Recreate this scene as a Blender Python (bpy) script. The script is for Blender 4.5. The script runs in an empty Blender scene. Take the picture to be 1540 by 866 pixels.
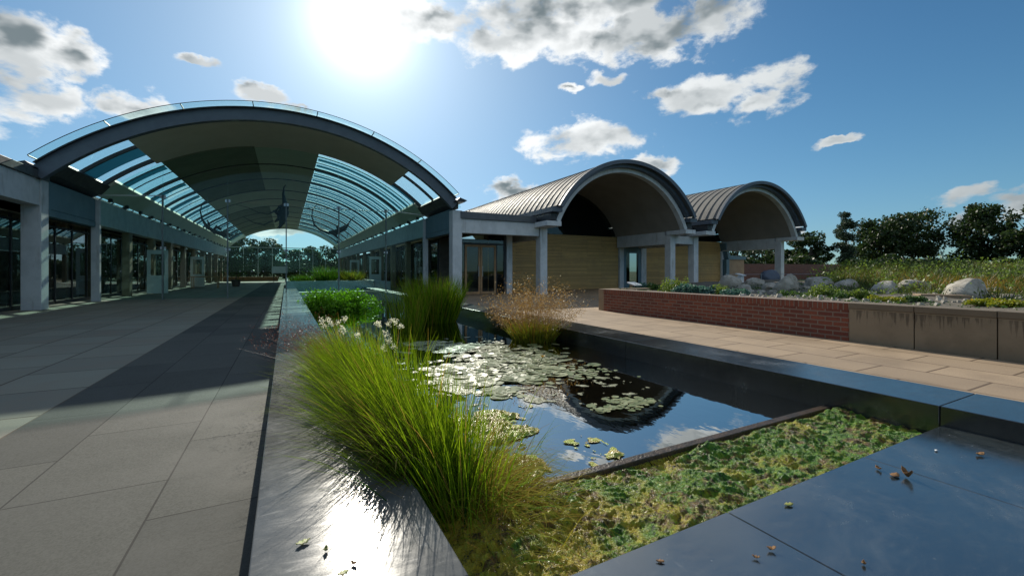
import bpy, math, random
import numpy as np
from mathutils import Vector, noise
R_ = math.radians
rng = np.random.default_rng(7)
random.seed(7)
scene = bpy.context.scene
COL = scene.collection
CAMH = 1.1
YAW = R_(27.8)
F = 644.0
fwd = np.array([math.sin(YAW), math.cos(YAW)]); rgt = np.array([math.cos(YAW), -math.sin(YAW)])

def P(u, v, z=0.0):
    """measured point of the plan: photo pixel on the level z -> world"""
    d = F*(CAMH-z)/(v-408.0); xc = (u-770.0)/F
    w = d*(fwd+xc*rgt); return (float(w[0]), float(w[1]), z)
def PD(u, d, z=0.0):
    xc = (u-770.0)/F; w = d*(fwd+xc*rgt); return (float(w[0]), float(w[1]), z)
def DIR(u, v):
    xc = (u-770.0)/F; w = fwd+xc*rgt
    n = np.array([w[0], w[1], (408.0-v)/F]); return n/np.linalg.norm(n)

# ------------------------------------------------------------------ node helpers
class NT:
    def __init__(s, tree):
        s.t = tree; tree.nodes.clear()
    def n(s, typ, ins=None, **props):
        nd = s.t.nodes.new(typ)
        for k, v in props.items(): setattr(nd, k, v)
        if ins:
            for k, v in ins.items():
                sk = nd.inputs[k]
                if hasattr(v, 'is_output') or isinstance(v, bpy.types.NodeSocket): s.t.links.new(v, sk)
                else: sk.default_value = v
        return nd
    def math(s, op, a, b=0.0, c=0.0, clamp=False):
        nd = s.t.nodes.new('ShaderNodeMath'); nd.operation = op; nd.use_clamp = clamp
        for i, v in enumerate((a, b, c)):
            if isinstance(v, bpy.types.NodeSocket): s.t.links.new(v, nd.inputs[i])
            else: nd.inputs[i].default_value = v
        return nd.outputs[0]
    def vmath(s, op, a, b=None, scale=None):
        nd = s.t.nodes.new('ShaderNodeVectorMath'); nd.operation = op
        for i, v in enumerate((a, b)):
            if v is None: continue
            if isinstance(v, bpy.types.NodeSocket): s.t.links.new(v, nd.inputs[i])
            else: nd.inputs[i].default_value = v
        if scale is not None: nd.inputs['Scale'].default_value = scale
        return nd.outputs['Value'] if op in ('DOT_PRODUCT', 'LENGTH') else nd.outputs[0]
    def mix(s, f, a, b, blend='MIX'):
        nd = s.t.nodes.new('ShaderNodeMix'); nd.data_type = 'RGBA'; nd.blend_type = blend; nd.clamp_factor = True
        for i, v in ((0, f), (6, a), (7, b)):
            if isinstance(v, bpy.types.NodeSocket): s.t.links.new(v, nd.inputs[i])
            else: nd.inputs[i].default_value = (tuple(v)+(1,))[:4] if isinstance(v, (tuple, list)) else v
        return nd.outputs[2]
    def ramp(s, f, lo, hi, a=0.0, b=1.0, smooth=True):
        nd = s.t.nodes.new('ShaderNodeMapRange'); nd.interpolation_type = 'SMOOTHSTEP' if smooth else 'LINEAR'
        for i, v in enumerate((f, lo, hi, a, b)):
            if isinstance(v, bpy.types.NodeSocket): s.t.links.new(v, nd.inputs[i])
            else: nd.inputs[i].default_value = v
        return nd.outputs[0]
    def noise(s, vec, scale, detail=4, rough=.55, dist=0.0):
        nd = s.n('ShaderNodeTexNoise', {'Vector': vec, 'Scale': scale, 'Detail': detail, 'Roughness': rough, 'Distortion': dist})
        return nd.outputs['Fac']
    def bump(s, h, strength=.3, dist=.01, normal=None):
        ins = {'Height': h, 'Strength': strength, 'Distance': dist}
        if normal is not None: ins['Normal'] = normal
        return s.n('ShaderNodeBump', ins).outputs[0]

def newmat(name):
    m = bpy.data.materials.new(name); m.use_nodes = True
    return m, NT(m.node_tree)
def finish(t, shader):
    o = t.n('ShaderNodeOutputMaterial'); t.t.links.new(shader, o.inputs[0])
def wpos(t, ):
    return t.n('ShaderNodeNewGeometry').outputs['Position']

def simple(name, c1, c2=None, scale=3.0, rough=.6, rough2=None, bump=.15, bscale=40.0, metal=0.0, ior=1.5, dirt=None, dscale=.8):
    """plain painted / mineral / metal surface: two-tone blotch, fine grain, uneven gloss"""
    m, t = newmat(name); p = wpos(t)
    c2 = c2 or tuple(x*.8 for x in c1)
    f = t.ramp(t.noise(p, scale, 6, .6), .35, .68)
    col = t.mix(f, c1, c2)
    if dirt:
        sv = t.vmath('MULTIPLY', p, (1.0, 1.0, .18))
        f2 = t.ramp(t.noise(sv, dscale*6, 5, .65), .55, .75)
        col = t.mix(t.math('MULTIPLY', f2, .55), col, dirt)
    g = t.noise(p, bscale, 3, .6)
    r = t.ramp(t.noise(p, scale*2.3, 4), .3, .7, rough, rough2 if rough2 is not None else min(1, rough+.12))
    b = t.n('ShaderNodeBsdfPrincipled', {'Base Color': col, 'Roughness': r, 'Metallic': metal, 'IOR': ior,
                                         'Normal': t.bump(g, bump, .01)})
    finish(t, b.outputs[0]); return m

def bricked(name, axes, bw, bh, mortar, ca, cb, cm, rough=.7, bump=.5, offset=.5, msmooth=.1, shift=(0, 0), ior=1.5, grain=.25,
            gscale=60, blot=None, bdist=.006, rough2=None):
    m, t = newmat(name); p = wpos(t)
    sep = t.n('ShaderNodeSeparateXYZ', {0: p}); o = {'x': sep.outputs[0], 'y': sep.outputs[1], 'z': sep.outputs[2]}
    vec = t.n('ShaderNodeCombineXYZ', {0: t.math('ADD', o[axes[0]], 100+shift[0]), 1: t.math('ADD', o[axes[1]], 100*bh+shift[1])}).outputs[0]
    br = t.n('ShaderNodeTexBrick', {'Vector': vec, 'Color1': (0, 0, 0, 1), 'Color2': (1, 1, 1, 1), 'Mortar': (.5, .5, .5, 1), 'Scale': 1.0,
                                    'Mortar Size': mortar, 'Mortar Smooth': msmooth, 'Bias': 0.0, 'Brick Width': bw, 'Row Height': bh}, offset=offset, offset_frequency=2)
    col = t.mix(br.outputs['Color'], ca, cb)
    n1 = t.noise(p, gscale, 5, .7)
    col = t.mix(t.math('MULTIPLY', t.ramp(n1, .35, .7), grain), col, tuple(x*.35 for x in ca))
    n2 = t.noise(p, 1.3, 6, .62)
    col = t.mix(t.math('MULTIPLY', t.ramp(n2, .42, .72), .5), col, blot or tuple(x*.6 for x in ca))
    col = t.mix(br.outputs['Fac'], col, cm)
    h = t.math('SUBTRACT', t.math('MULTIPLY', n1, .25), br.outputs['Fac'])
    r = t.ramp(n2, .3, .7, rough, rough2 or rough*.8)
    b = t.n('ShaderNodeBsdfPrincipled', {'Base Color': col, 'Roughness': r, 'IOR': ior, 'Normal': t.bump(h, bump, bdist)})
    finish(t, b.outputs[0]); return m

def slate(name, base, rough, ior, spec2=.12):
    m, t = newmat(name); p = wpos(t)
    n = t.noise(p, 2.2, 8, .66, .4); n2 = t.noise(p, 160, 2, .5); n3 = t.noise(t.vmath('MULTIPLY', p, (1, 3, 1)), 9, 6, .7, .6)
    col = t.mix(t.ramp(n, .4, .66), base, tuple(x*1.7 for x in base))
    col = t.mix(t.math('MULTIPLY', t.ramp(n3, .58, .72), .55), col, tuple(min(1, x*3.2) for x in base))
    speck = t.ramp(t.noise(p, 90, 2, .5), .74, .78)
    col = t.mix(t.math('MULTIPLY', speck, .3), col, (.45, .45, .42))
    r = t.math('ADD', t.ramp(n3, .35, .75, rough, rough+spec2), t.math('MULTIPLY', n2, .06))
    h = t.math('ADD', t.math('MULTIPLY', n2, .25), n3)
    du = t.ramp(t.noise(p, 1.1, 9, .72, .8), .46, .70)
    col = t.mix(t.math('MULTIPLY', du, .30), col, (.20, .20, .18)); r = t.math('ADD', r, t.math('MULTIPLY', du, .07))
    sc_ = t.noise(t.vmath('MULTIPLY', p, (60, 7, 1)), 1.0, 3, .6)
    col = t.mix(t.math('MULTIPLY', t.ramp(sc_, .68, .74), .25), col, (.3, .3, .28))
    b = t.n('ShaderNodeBsdfPrincipled', {'Base Color': col, 'Roughness': r, 'IOR': ior, 'Normal': t.bump(n2, .04, .001)})
    finish(t, b.outputs[0]); return m

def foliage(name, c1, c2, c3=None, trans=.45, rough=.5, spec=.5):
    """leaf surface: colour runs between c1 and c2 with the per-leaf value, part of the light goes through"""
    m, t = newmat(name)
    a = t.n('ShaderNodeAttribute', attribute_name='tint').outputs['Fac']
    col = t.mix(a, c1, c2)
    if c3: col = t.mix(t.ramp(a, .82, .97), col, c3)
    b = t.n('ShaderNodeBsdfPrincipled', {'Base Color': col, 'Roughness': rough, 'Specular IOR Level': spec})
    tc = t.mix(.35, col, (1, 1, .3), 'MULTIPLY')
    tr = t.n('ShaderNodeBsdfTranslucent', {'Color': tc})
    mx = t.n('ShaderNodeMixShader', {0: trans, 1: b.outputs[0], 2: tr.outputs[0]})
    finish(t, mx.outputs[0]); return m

def glass(name, tint, ior=1.5, rough=0.0, boost=0.0):
    m, t = newmat(name)
    bf = t.n('ShaderNodeNewGeometry').outputs['Backfacing']
    fr = t.n('ShaderNodeFresnel', {'IOR': t.ramp(bf, 0, 1, ior, 1/ior, smooth=False)}).outputs[0]
    if boost: fr = t.math('ADD', fr, boost, clamp=True)
    tr = t.n('ShaderNodeBsdfTransparent', {'Color': tint+(1,)})
    gl = t.n('ShaderNodeBsdfGlossy', {'Color': (.9, .95, .95, 1), 'Roughness': rough})
    mx = t.n('ShaderNodeMixShader', {0: fr, 1: tr.outputs[0], 2: gl.outputs[0]})
    finish(t, mx.outputs[0]); return m

M = {}
M['concrete'] = simple('pale_concrete', (.60, .64, .66), (.50, .54, .56), 2.5, .75, bump=.2, dirt=(.26, .25, .22))
M['flash'] = simple('grey_flashing', (.12, .13, .14), (.09, .10, .11), 3, .45, bump=.05, metal=.4)
M['steel'] = simple('blue_grey_steel', (.085, .11, .14), (.07, .09, .12), 3, .42, bump=.05)
M['panel'] = simple('blue_grey_panel', (.11, .20, .25), (.10, .18, .22), 1.5, .5, bump=.03)
M['dark'] = simple('dark_metal', (.02, .025, .03), (.03, .035, .04), 3, .45, bump=.05)
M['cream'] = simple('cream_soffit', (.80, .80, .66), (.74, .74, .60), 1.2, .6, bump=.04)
M['olive'] = simple('shaded_olive_ceiling', (.24, .27, .18), (.20, .22, .15), 1.2, .6, bump=.1)  # left ceiling's shade put into a darker olive colour
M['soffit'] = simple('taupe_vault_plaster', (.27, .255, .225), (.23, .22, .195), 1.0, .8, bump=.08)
def blind():
    m, t = newmat('blue_translucent_blind'); p = wpos(t)
    c = t.mix(t.ramp(t.noise(p, 2, 4), .35, .65), (.07, .17, .22), (.05, .13, .17))
    d = t.n('ShaderNodeBsdfDiffuse', {'Color': c}); tr = t.n('ShaderNodeBsdfTranslucent', {'Color': (.20, .48, .60, 1)})
    finish(t, t.n('ShaderNodeMixShader', {0: .55, 1: d.outputs[0], 2: tr.outputs[0]}).outputs[0]); return m
M['blind'] = blind()
M['white'] = simple('white_paint', (.75, .77, .78), (.68, .70, .72), 2, .4, bump=.03)
M['timber'] = simple('pale_oak', (.42, .25, .12), (.33, .19, .09), 6, .5, bump=.1)
M['tan'] = simple('tan_plaster', (.34, .25, .16), (.28, .20, .13), 2, .7, bump=.1)
M['inner'] = simple('room_plaster', (.42, .36, .27), (.36, .31, .23), 1, .8, bump=.05)
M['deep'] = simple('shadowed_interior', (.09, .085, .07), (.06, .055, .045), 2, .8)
M['roomfloor'] = simple('room_floor', (.06, .055, .05), (.05, .045, .04), 1, .35, bump=.03)
M['terracotta'] = simple('terracotta_render', (.36, .15, .06), (.30, .12, .05), 2, .7, bump=.1)
M['zinc'] = None
def zinc():
    m, t = newmat('standing_seam_zinc'); p = wpos(t)
    n = t.noise(p, .9, 6, .6); n2 = t.noise(t.vmath('MULTIPLY', p, (1, 6, 1)), 3, 5, .6)
    sep = t.n('ShaderNodeSeparateXYZ', {0: p}).outputs[1]
    pan = t.n('ShaderNodeTexWhiteNoise', {1: t.math('FLOOR', t.math('DIVIDE', sep, .5))}, noise_dimensions='1D').outputs[0]
    col = t.mix(t.ramp(n, .35, .65), (.20, .185, .155), (.15, .145, .13))
    col = t.mix(t.math('MULTIPLY', pan, .35), col, (.22, .21, .2))
    b = t.n('ShaderNodeBsdfPrincipled', {'Base Color': col, 'Metallic': .25, 'Roughness': t.ramp(n2, .3, .7, .62, .78), 'Normal': t.bump(n2, .08, .01)})
    finish(t, b.outputs[0]); return m
M['zinc'] = zinc()
M['wood'] = bricked('horizontal_oak_boards', 'xz', 3.1, .085, .006, (.76, .48, .18), (.54, .34, .125), (.06, .04, .02), .65, .8, .37, .3, gscale=25, grain=.35, blot=(.40, .26, .11), bdist=.012)
M['brick'] = bricked('red_brick', 'yz', .225, .075, .010, (.30, .085, .045), (.17, .045, .03), (.24, .17, .13), .8, .9, .5, .15, shift=(0, .01), gscale=45, grain=.5, blot=(.10, .035, .025), bdist=.01)
M['brickx'] = bricked('red_brick_far', 'xz', .225, .075, .010, (.22, .07, .045), (.13, .045, .03), (.16, .12, .1), .8, .6)
M['cap'] = bricked('brick_on_edge', 'yz', .075, .3, .009, (.30, .085, .045), (.18, .05, .03), (.24, .17, .13), .8, .9, 0, .15, gscale=45, grain=.5, blot=(.12, .04, .03), bdist=.01)
M['granite'] = bricked('grey_granite_slabs', 'yx', 1.0, .62, .0045, (.130, .131, .113), (.072, .075, .068), (.02, .02, .018), .85, .5, .42, .1, shift=(.16, .55), gscale=110, grain=.8, blot=(.08, .08, .072), bdist=.004, rough2=.75, ior=1.35)
M['flag'] = bricked('sandstone_flags', 'yx', .92, .78, .012, (.29, .285, .225), (.23, .225, .18), (.10, .08, .055), .7, .6, .46, .3, shift=(.3, .1), gscale=90, grain=.3, blot=(.27, .21, .16), bdist=.008, rough2=.75, ior=1.35)
M['flagr'] = bricked('sandstone_paving', 'yx', .88, .62, .014, (.47, .345, .225), (.36, .265, .175), (.15, .10, .06), .75, .6, .44, .3, shift=(.55, .02), gscale=80, grain=.4, blot=(.22, .16, .105), bdist=.008)
M['slate'] = slate('honed_slate', (.08, .083, .083), .115, 1.31, .05)
M['slatep'] = slate('wet_dark_slate', (.015, .021, .023), .15, 3.3, .08)
M['slatek'] = slate('kerb_slate', (.009, .012, .014), .15, 2.1, .07)
M['lichen'] = simple('pondside_stone', (.25, .24, .22), (.18, .17, .15), 4, .7)
M['gravel'] = simple('limestone_gravel', (.17, .145, .11), (.09, .08, .06), 14, .9, bump=1.0, bscale=30)
M['rock'] = None
def rock():
    m, t = newmat('weathered_limestone'); p = wpos(t)
    n = t.noise(p, 3.2, 8, .7, .5); n2 = t.noise(p, 14, 6, .7)
    col = t.mix(t.ramp(n, .38, .62), (.48, .45, .39), (.27, .245, .20))
    col = t.mix(t.math('MULTIPLY', t.ramp(n2, .55, .7), .6), col, (.16, .14, .11))
    b = t.n('ShaderNodeBsdfPrincipled', {'Base Color': col, 'Roughness': .8, 'Normal': t.bump(t.math('ADD', n, t.math('MULTIPLY', n2, .5)), .7, .05)})
    finish(t, b.outputs[0]); return m
M['rock'] = rock()
def conc_wall():
    m, t = newmat('tan_cast_concrete'); p = wpos(t)
    n = t.noise(p, 2.0, 7, .65); n2 = t.noise(p, 70, 3, .6)
    col = t.mix(t.ramp(n, .35, .68), (.28, .22, .15), (.21, .165, .11))
    z = t.n('ShaderNodeSeparateXYZ', {0: p}).outputs[2]
    st = t.noise(t.vmath('MULTIPLY', p, (1, 22, .8)), 1.0, 4, .75)
    lim = t.ramp(st, .42, .72, .0, .30)
    dz = t.math('SUBTRACT', .50, z)
    drip = t.math('MULTIPLY', t.ramp(t.math('SUBTRACT', dz, lim), -.05, .01, 1, 0), t.ramp(dz, -.005, .005))
    big = t.ramp(t.noise(t.vmath('MULTIPLY', p, (1, 1.2, 1)), 1.1, 3, .6), .38, .58)
    col = t.mix(t.math('MULTIPLY', t.math('MULTIPLY', drip, big), .6), col, (.045, .032, .022))
    top = t.ramp(z, .505, .53)
    col = t.mix(t.math('MULTIPLY', top, .55), col, (.11, .085, .06))
    b = t.n('ShaderNodeBsdfPrincipled', {'Base Color': col, 'Roughness': .8, 'Normal': t.bump(t.math('ADD', n2, n), .25, .008)})
    finish(t, b.outputs[0]); return m
M['concwall'] = conc_wall()
M['glass'] = glass('green_tinted_glass', (.86, .97, .94), 1.22)
M['roofglass'] = glass('roof_glass', (.90, 1.0, .985), 1.22)
M['clear'] = glass('window_glass', (.75, .80, .78), 1.5)
M['darkglass'] = glass('dark_window_glass', (.55, .62, .62), 1.45)
M['chrome'] = simple('stainless', (.45, .47, .48), (.40, .42, .43), 5, .3, metal=.9, bump=.02)
M['finpost'] = simple('satin_steel_post', (.16, .20, .20), (.12, .15, .15), 5, .4, metal=.3, bump=.02)
M['bark'] = simple('bark', (.07, .055, .04), (.04, .032, .025), 8, .9, bump=.8, bscale=20)
M['bronze'] = simple('dark_bronze', (.015, .016, .016), (.03, .03, .028), 8, .5, bump=.4, bscale=25)
M['mud'] = simple('pond_silt', (.16, .085, .03), (.06, .05, .02), 2.5, .9)
M['weir'] = simple('rusty_weir_stone', (.035, .028, .022), (.08, .05, .03), 14, .35, bump=.8, bscale=60)
M['leafdry'] = simple('dry_leaf', (.22, .11, .035), (.10, .05, .02), 60, .7, bump=.4, bscale=120)
M['leafgreen'] = simple('fallen_green_leaf', (.16, .24, .03), (.22, .20, .05), 60, .5, bump=.3, bscale=120)
M['reed'] = foliage('reed', (.045, .14, .01), (.18, .36, .02), (.30, .30, .06), .55)
M['lime'] = foliage('lime_rush', (.03, .09, .004), (.38, .54, .02), (.45, .30, .07), .55, .75, .12)
M['drygrass'] = foliage('dry_grass', (.38, .20, .05), (.42, .50, .05), (.20, .42, .03), .55, .8, .1)
M['fluff'] = foliage('seed_haze', (.24, .13, .04), (.46, .29, .11), (1.0, .92, .80), .45)
M['cotton'] = foliage('cotton_head', (.85, .83, .76), (.95, .93, .88), None, .5, .9)
M['bush'] = foliage('bush_leaf', (.08, .24, .008), (.28, .52, .02), None, .5)
M['yellowg'] = foliage('yellow_green_leaf', (.16, .22, .02), (.36, .36, .03), (.55, .28, .04), .5)
M['euph'] = foliage('lime_shrub_leaf', (.10, .17, .03), (.25, .33, .06), None, .45)
M['kale'] = foliage('blue_green_leaf', (.05, .13, .11), (.13, .26, .22), None, .35)
M['grn'] = foliage('green_leaf', (.04, .09, .02), (.10, .18, .04), None, .4)
M['tree'] = foliage('tree_leaf', (.018, .04, .010), (.05, .085, .02), None, .35)
M['tree2'] = foliage('tree_leaf_blue', (.03, .055, .035), (.075, .115, .06), None, .35)
M['meadow'] = foliage('meadow_stem', (.045, .085, .015), (.13, .14, .025), (.32, .19, .03), .45)
M['pad'] = None
def pad():
    m, t = newmat('lily_pad')
    a = t.n('ShaderNodeAttribute', attribute_name='tint').outputs['Fac']
    p = wpos(t); n = t.noise(p, 30, 5, .7)
    col = t.mix(a, (.10, .15, .045), (.30, .33, .17))
    col = t.mix(t.math('MULTIPLY', t.ramp(n, .5, .7), .6), col, (.32, .22, .08))
    b = t.n('ShaderNodeBsdfPrincipled', {'Base Color': col, 'Roughness': .42, 'IOR': 1.5, 'Normal': t.bump(n, .2, .006)})
    finish(t, b.outputs[0]); return m
M['pad'] = pad()
def water():
    m, t = newmat('dark_pond_water'); p = wpos(t)
    v = t.vmath('MULTIPLY', p, (1.0, .55, 1))
    n = t.noise(v, 5.0, 3, .5, .4); n2 = t.noise(v, 17, 2, .5)
    h = t.math('ADD', n, t.math('MULTIPLY', n2, .18))
    nrm = t.bump(h, .10, .012)
    fr = t.n('ShaderNodeFresnel', {'IOR': 2.5, 'Normal': nrm}).outputs[0]
    fr = t.math('MULTIPLY_ADD', fr, .62, .36)
    gl = t.n('ShaderNodeBsdfGlossy', {'Color': (.95, .97, .95, 1), 'Roughness': .012, 'Normal': nrm})
    tr = t.n('ShaderNodeBsdfTransparent', {'Color': (.45, .40, .24, 1)})
    mx = t.n('ShaderNodeMixShader', {0: fr, 1: tr.outputs[0], 2: gl.outputs[0]})
    finish(t, mx.outputs[0]); return m
M['water'] = water()
def algae(name, wet=.22):
    m, t = newmat(name); p = wpos(t)
    n = t.noise(p, 3.6, 6, .6, .6); n2 = t.noise(p, 26, 6, .75, .5); n3 = t.noise(p, 120, 3, .7); n4 = t.noise(p, 7.5, 5, .7, 1.0)
    px_ = t.n('ShaderNodeSeparateXYZ', {0: p}).outputs[0]
    nx_ = t.math('ADD', n, t.ramp(px_, .6, 2.2, .13, -.03))
    col = t.mix(t.ramp(nx_, .48, .64), (.07, .21, .008), (.46, .37, .03))
    col = t.mix(t.ramp(n4, .50, .60), col, (.17, .10, .03))
    col = t.mix(t.math('MULTIPLY', t.ramp(n2, .5, .66), .75), col, (.38, .46, .05))
    col = t.mix(t.math('MULTIPLY', t.ramp(n2, .49, .37), .9), col, (.02, .032, .01))  # dark mud tone in bump hollows, also painting the shade between clumps
    h = t.math('ADD', n2, t.math('MULTIPLY', n3, .5))
    b = t.n('ShaderNodeBsdfPrincipled', {'Base Color': col, 'Roughness': t.ramp(n3, .3, .7, wet-.05, wet+.3), 'IOR': 1.42, 'Normal': t.bump(h, .8, .04)})
    finish(t, b.outputs[0]); return m
M['algae'] = algae('wet_algae')
def grassland():
    m, t = newmat('meadow_ground'); p = wpos(t)
    n = t.noise(p, .25, 6, .6); n2 = t.noise(p, 3, 6, .75)
    col = t.mix(t.ramp(n, .4, .6), (.06, .09, .02), (.14, .11, .035))
    col = t.mix(t.math('MULTIPLY', t.ramp(n2, .45, .65), .6), col, (.03, .045, .012))
    b = t.n('ShaderNodeBsdfPrincipled', {'Base Color': col, 'Roughness': .9, 'Normal': t.bump(n2, 1, .1)})
    finish(t, b.outputs[0]); return m
M['grassland'] = grassland()
M['yellow'] = simple('yellow_petal', (.80, .38, .02), (.75, .45, .03), 20, .5)
M['stem'] = simple('green_stem', (.06, .10, .02), (.05, .08, .02), 20, .5)
M['purple'] = simple('purple_board', (.12, .06, .22), (.10, .05, .18), 2, .5)

# ------------------------------------------------------------------ mesh helpers
WL = {}
def link_mesh(name, V, Fc, mat, parent=None, tint=None, smooth=False, origin=None, bevel=0):
    V = np.asarray(V, dtype=np.float64).reshape(-1, 3)
    if parent is None:
        if origin is None:
            mn, mx = V.min(0), V.max(0); origin = ((mn[0]+mx[0])/2, (mn[1]+mx[1])/2, mn[2])
        off = np.array(origin)
    else: off = np.array(WL[parent.name])
    me = bpy.data.meshes.new(name)
    Vl = V-off
    if isinstance(Fc, np.ndarray):
        k = Fc.shape[1]; nf = len(Fc)
        me.vertices.add(len(Vl)); me.vertices.foreach_set('co', Vl.astype(np.float32).ravel())
        me.loops.add(nf*k); me.loops.foreach_set('vertex_index', Fc.astype(np.int32).ravel())
        me.polygons.add(nf); me.polygons.foreach_set('loop_start', np.arange(0, nf*k, k, dtype=np.int32))
        me.update(calc_edges=True)
    else:
        me.from_pydata([tuple(v) for v in Vl], [], Fc)
    if tint is not None:
        at = me.attributes.new('tint', 'FLOAT', 'POINT'); at.data.foreach_set('value', np.asarray(tint, dtype=np.float32))
    if smooth: me.polygons.foreach_set('use_smooth', [True]*len(me.polygons))
    me.materials.append(mat)
    o = bpy.data.objects.new(name, me); COL.objects.link(o)
    if parent is None: o.location = tuple(off); WL[o.name] = tuple(off)
    else: o.parent = parent; WL[o.name] = tuple(off)
    if bevel:
        b = o.modifiers.new('bevel', 'BEVEL'); b.width = bevel; b.segments = 2; b.limit_method = 'ANGLE'
    return o

class MB:
    def __init__(s): s.v = []; s.f = []
    def add(s, vs, fs):
        b = len(s.v); s.v += [tuple(map(float, v)) for v in vs]; s.f += [tuple(b+i for i in f) for f in fs]; return s
    def box(s, x0, x1, y0, y1, z0, z1):
        if x0 > x1: x0, x1 = x1, x0
        if y0 > y1: y0, y1 = y1, y0
        return s.add([(x0, y0, z0), (x1, y0, z0), (x1, y1, z0), (x0, y1, z0), (x0, y0, z1), (x1, y0, z1), (x1, y1, z1), (x0, y1, z1)],
                     [(0, 3, 2, 1), (4, 5, 6, 7), (0, 1, 5, 4), (1, 2, 6, 5), (2, 3, 7, 6), (3, 0, 4, 7)])
    def arc(s, cx, zc, r0, r1, a0, a1, y0, y1, n=32):
        vs = []; fs = []
        for i in range(n+1):
            a = a0+(a1-a0)*i/n; sn, cs = math.sin(a), math.cos(a)
            vs += [(cx+r0*sn, y0, zc+r0*cs), (cx+r1*sn, y0, zc+r1*cs), (cx+r1*sn, y1, zc+r1*cs), (cx+r0*sn, y1, zc+r0*cs)]
        for i in range(n):
            b = i*4; c = b+4
            fs += [(b, b+1, c+1, c), (b+1, b+2, c+2, c+1), (b+2, b+3, c+3, c+2), (b+3, b, c, c+3)]
        fs += [(3, 2, 1, 0), (n*4, n*4+1, n*4+2, n*4+3)]
        return s.add(vs, fs)
    def prism(s, pts, y0, y1):   # polygon in x,z extruded along y
        n = len(pts)
        return s.add([(x, y0, z) for x, z in pts]+[(x, y1, z) for x, z in pts],
                     [tuple(range(n)), tuple(range(2*n-1, n-1, -1))]+[(i, i+n, (i+1) % n+n, (i+1) % n) for i in range(n)])
    def poly(s, pts, z0, z1):    # polygon in x,y extruded along z
        n = len(pts)
        return s.add([(x, y, z0) for x, y in pts]+[(x, y, z1) for x, y in pts],
                     [tuple(range(n-1, -1, -1)), tuple(range(n, 2*n))]+[(i, (i+1) % n, (i+1) % n+n, i+n) for i in range(n)])
    def tube(s, pts, rad, n=8):
        pts = [np.array(p, float) for p in pts]; k = len(pts)
        rad = rad if isinstance(rad, (list, tuple, np.ndarray)) else [rad]*k
        vs = []; fs = []; up = np.array([0.13, .21, 1.0])
        for i, p in enumerate(pts):
            d = pts[min(i+1, k-1)]-pts[max(i-1, 0)]; d /= max(1e-9, np.linalg.norm(d))
            a = np.cross(d, up)
            if np.linalg.norm(a) < 1e-3: a = np.cross(d, (1, 0, 0))
            a /= np.linalg.norm(a); b = np.cross(d, a)
            for j in range(n):
                t = 2*math.pi*j/n; vs.append(p+rad[i]*(math.cos(t)*a+math.sin(t)*b))
        for i in range(k-1):
            for j in range(n):
                j2 = (j+1) % n; fs.append((i*n+j, i*n+j2, (i+1)*n+j2, (i+1)*n+j))
        fs += [tuple(range(n-1, -1, -1)), tuple(range((k-1)*n, k*n))]
        return s.add(vs, fs)
    def lathe(s, cx, cy, prof, n=20):
        vs = [(cx+r*math.cos(2*math.pi*j/n), cy+r*math.sin(2*math.pi*j/n), z) for r, z in prof for j in range(n)]
        k = len(prof); fs = [(i*n+j, i*n+(j+1) % n, (i+1)*n+(j+1) % n, (i+1)*n+j) for i in range(k-1) for j in range(n)]
        fs += [tuple(range(n-1, -1, -1)), tuple(range((k-1)*n, k*n))]
        return s.add(vs, fs)
    def build(s, name, mat, parent=None, **k): return link_mesh(name, s.v, s.f, mat, parent, **k)

def tag(o, label=None, cat=None, group=None, kind=None):
    if label: o['label'] = label
    if cat: o['category'] = cat
    if group: o['group'] = group
    if kind: o['kind'] = kind
    return o
def thing(name, label, cat, loc, group=None):
    o = bpy.data.objects.new(name, None); COL.objects.link(o); o.location = loc; o.empty_display_size = .3
    WL[o.name] = tuple(loc); return tag(o, label, cat, group)

def blades(base, lean, length, width, droop=.35, segs=4, wdir=None, curl=.0):
    """base Nx3, lean Nx3 start direction, length N, width N -> curved tapering strips"""
    N = len(base); base = np.asarray(base); lean = np.asarray(lean, float)
    lean = lean/np.linalg.norm(lean, axis=1, keepdims=True); L = np.asarray(length)[:, None]; W = np.asarray(width)[:, None]
    droop = np.asarray(droop)*np.ones(N)
    hz = lean.copy(); hz[:, 2] = 0; hn = np.linalg.norm(hz, axis=1, keepdims=True)+1e-6; hz = hz/hn
    side = np.stack([-hz[:, 1], hz[:, 0], np.zeros(N)], 1)
    ang = rng.uniform(-1.3, 1.3, N)[:, None]
    side = side*np.cos(ang)+hz*np.sin(ang)
    rows = []
    for i in range(segs+1):
        t = i/segs
        c = base+lean*L*t+hz*L*(droop[:, None]*.55*t*t)+np.array([0, 0, -1.0])*L*droop[:, None]*.55*t*t*t
        w = W*(1-t)**.7*.5 if i < segs else W*.04
        rows.append(c-side*w); rows.append(c+side*w)
    V = np.stack(rows, 1)              # N x 2(segs+1) x 3
    k = 2*(segs+1)
    q = np.array([[2*i, 2*i+1, 2*i+3, 2*i+2] for i in range(segs)])
    Fc = (np.arange(N)[:, None, None]*k+q[None]).reshape(-1, 4)
    return V.reshape(-1, 3), Fc, k
def leaf_quads(cen, size, up=None, flat=0.0, asp=.55):
    """rhombic leaves at cen, random orientation (flat 0..1 pulls normals up)"""
    N = len(cen); size = np.asarray(size)*np.ones(N)
    n = rng.normal(size=(N, 3)); n /= np.linalg.norm(n, axis=1, keepdims=True)
    n = n*(1-flat)+np.array([0, 0, 1.0])*flat; n /= np.linalg.norm(n, axis=1, keepdims=True)
    a = np.cross(n, rng.normal(size=(N, 3))); a /= np.linalg.norm(a, axis=1, keepdims=True); b = np.cross(n, a)
    s = size[:, None]
    V = np.stack([cen-a*s*.5, cen+b*s*.5*asp, cen+a*s*.5, cen-b*s*.5*asp], 1).reshape(-1, 3)
    Fc = np.arange(N*4).reshape(-1, 4)
    return V, Fc
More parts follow.
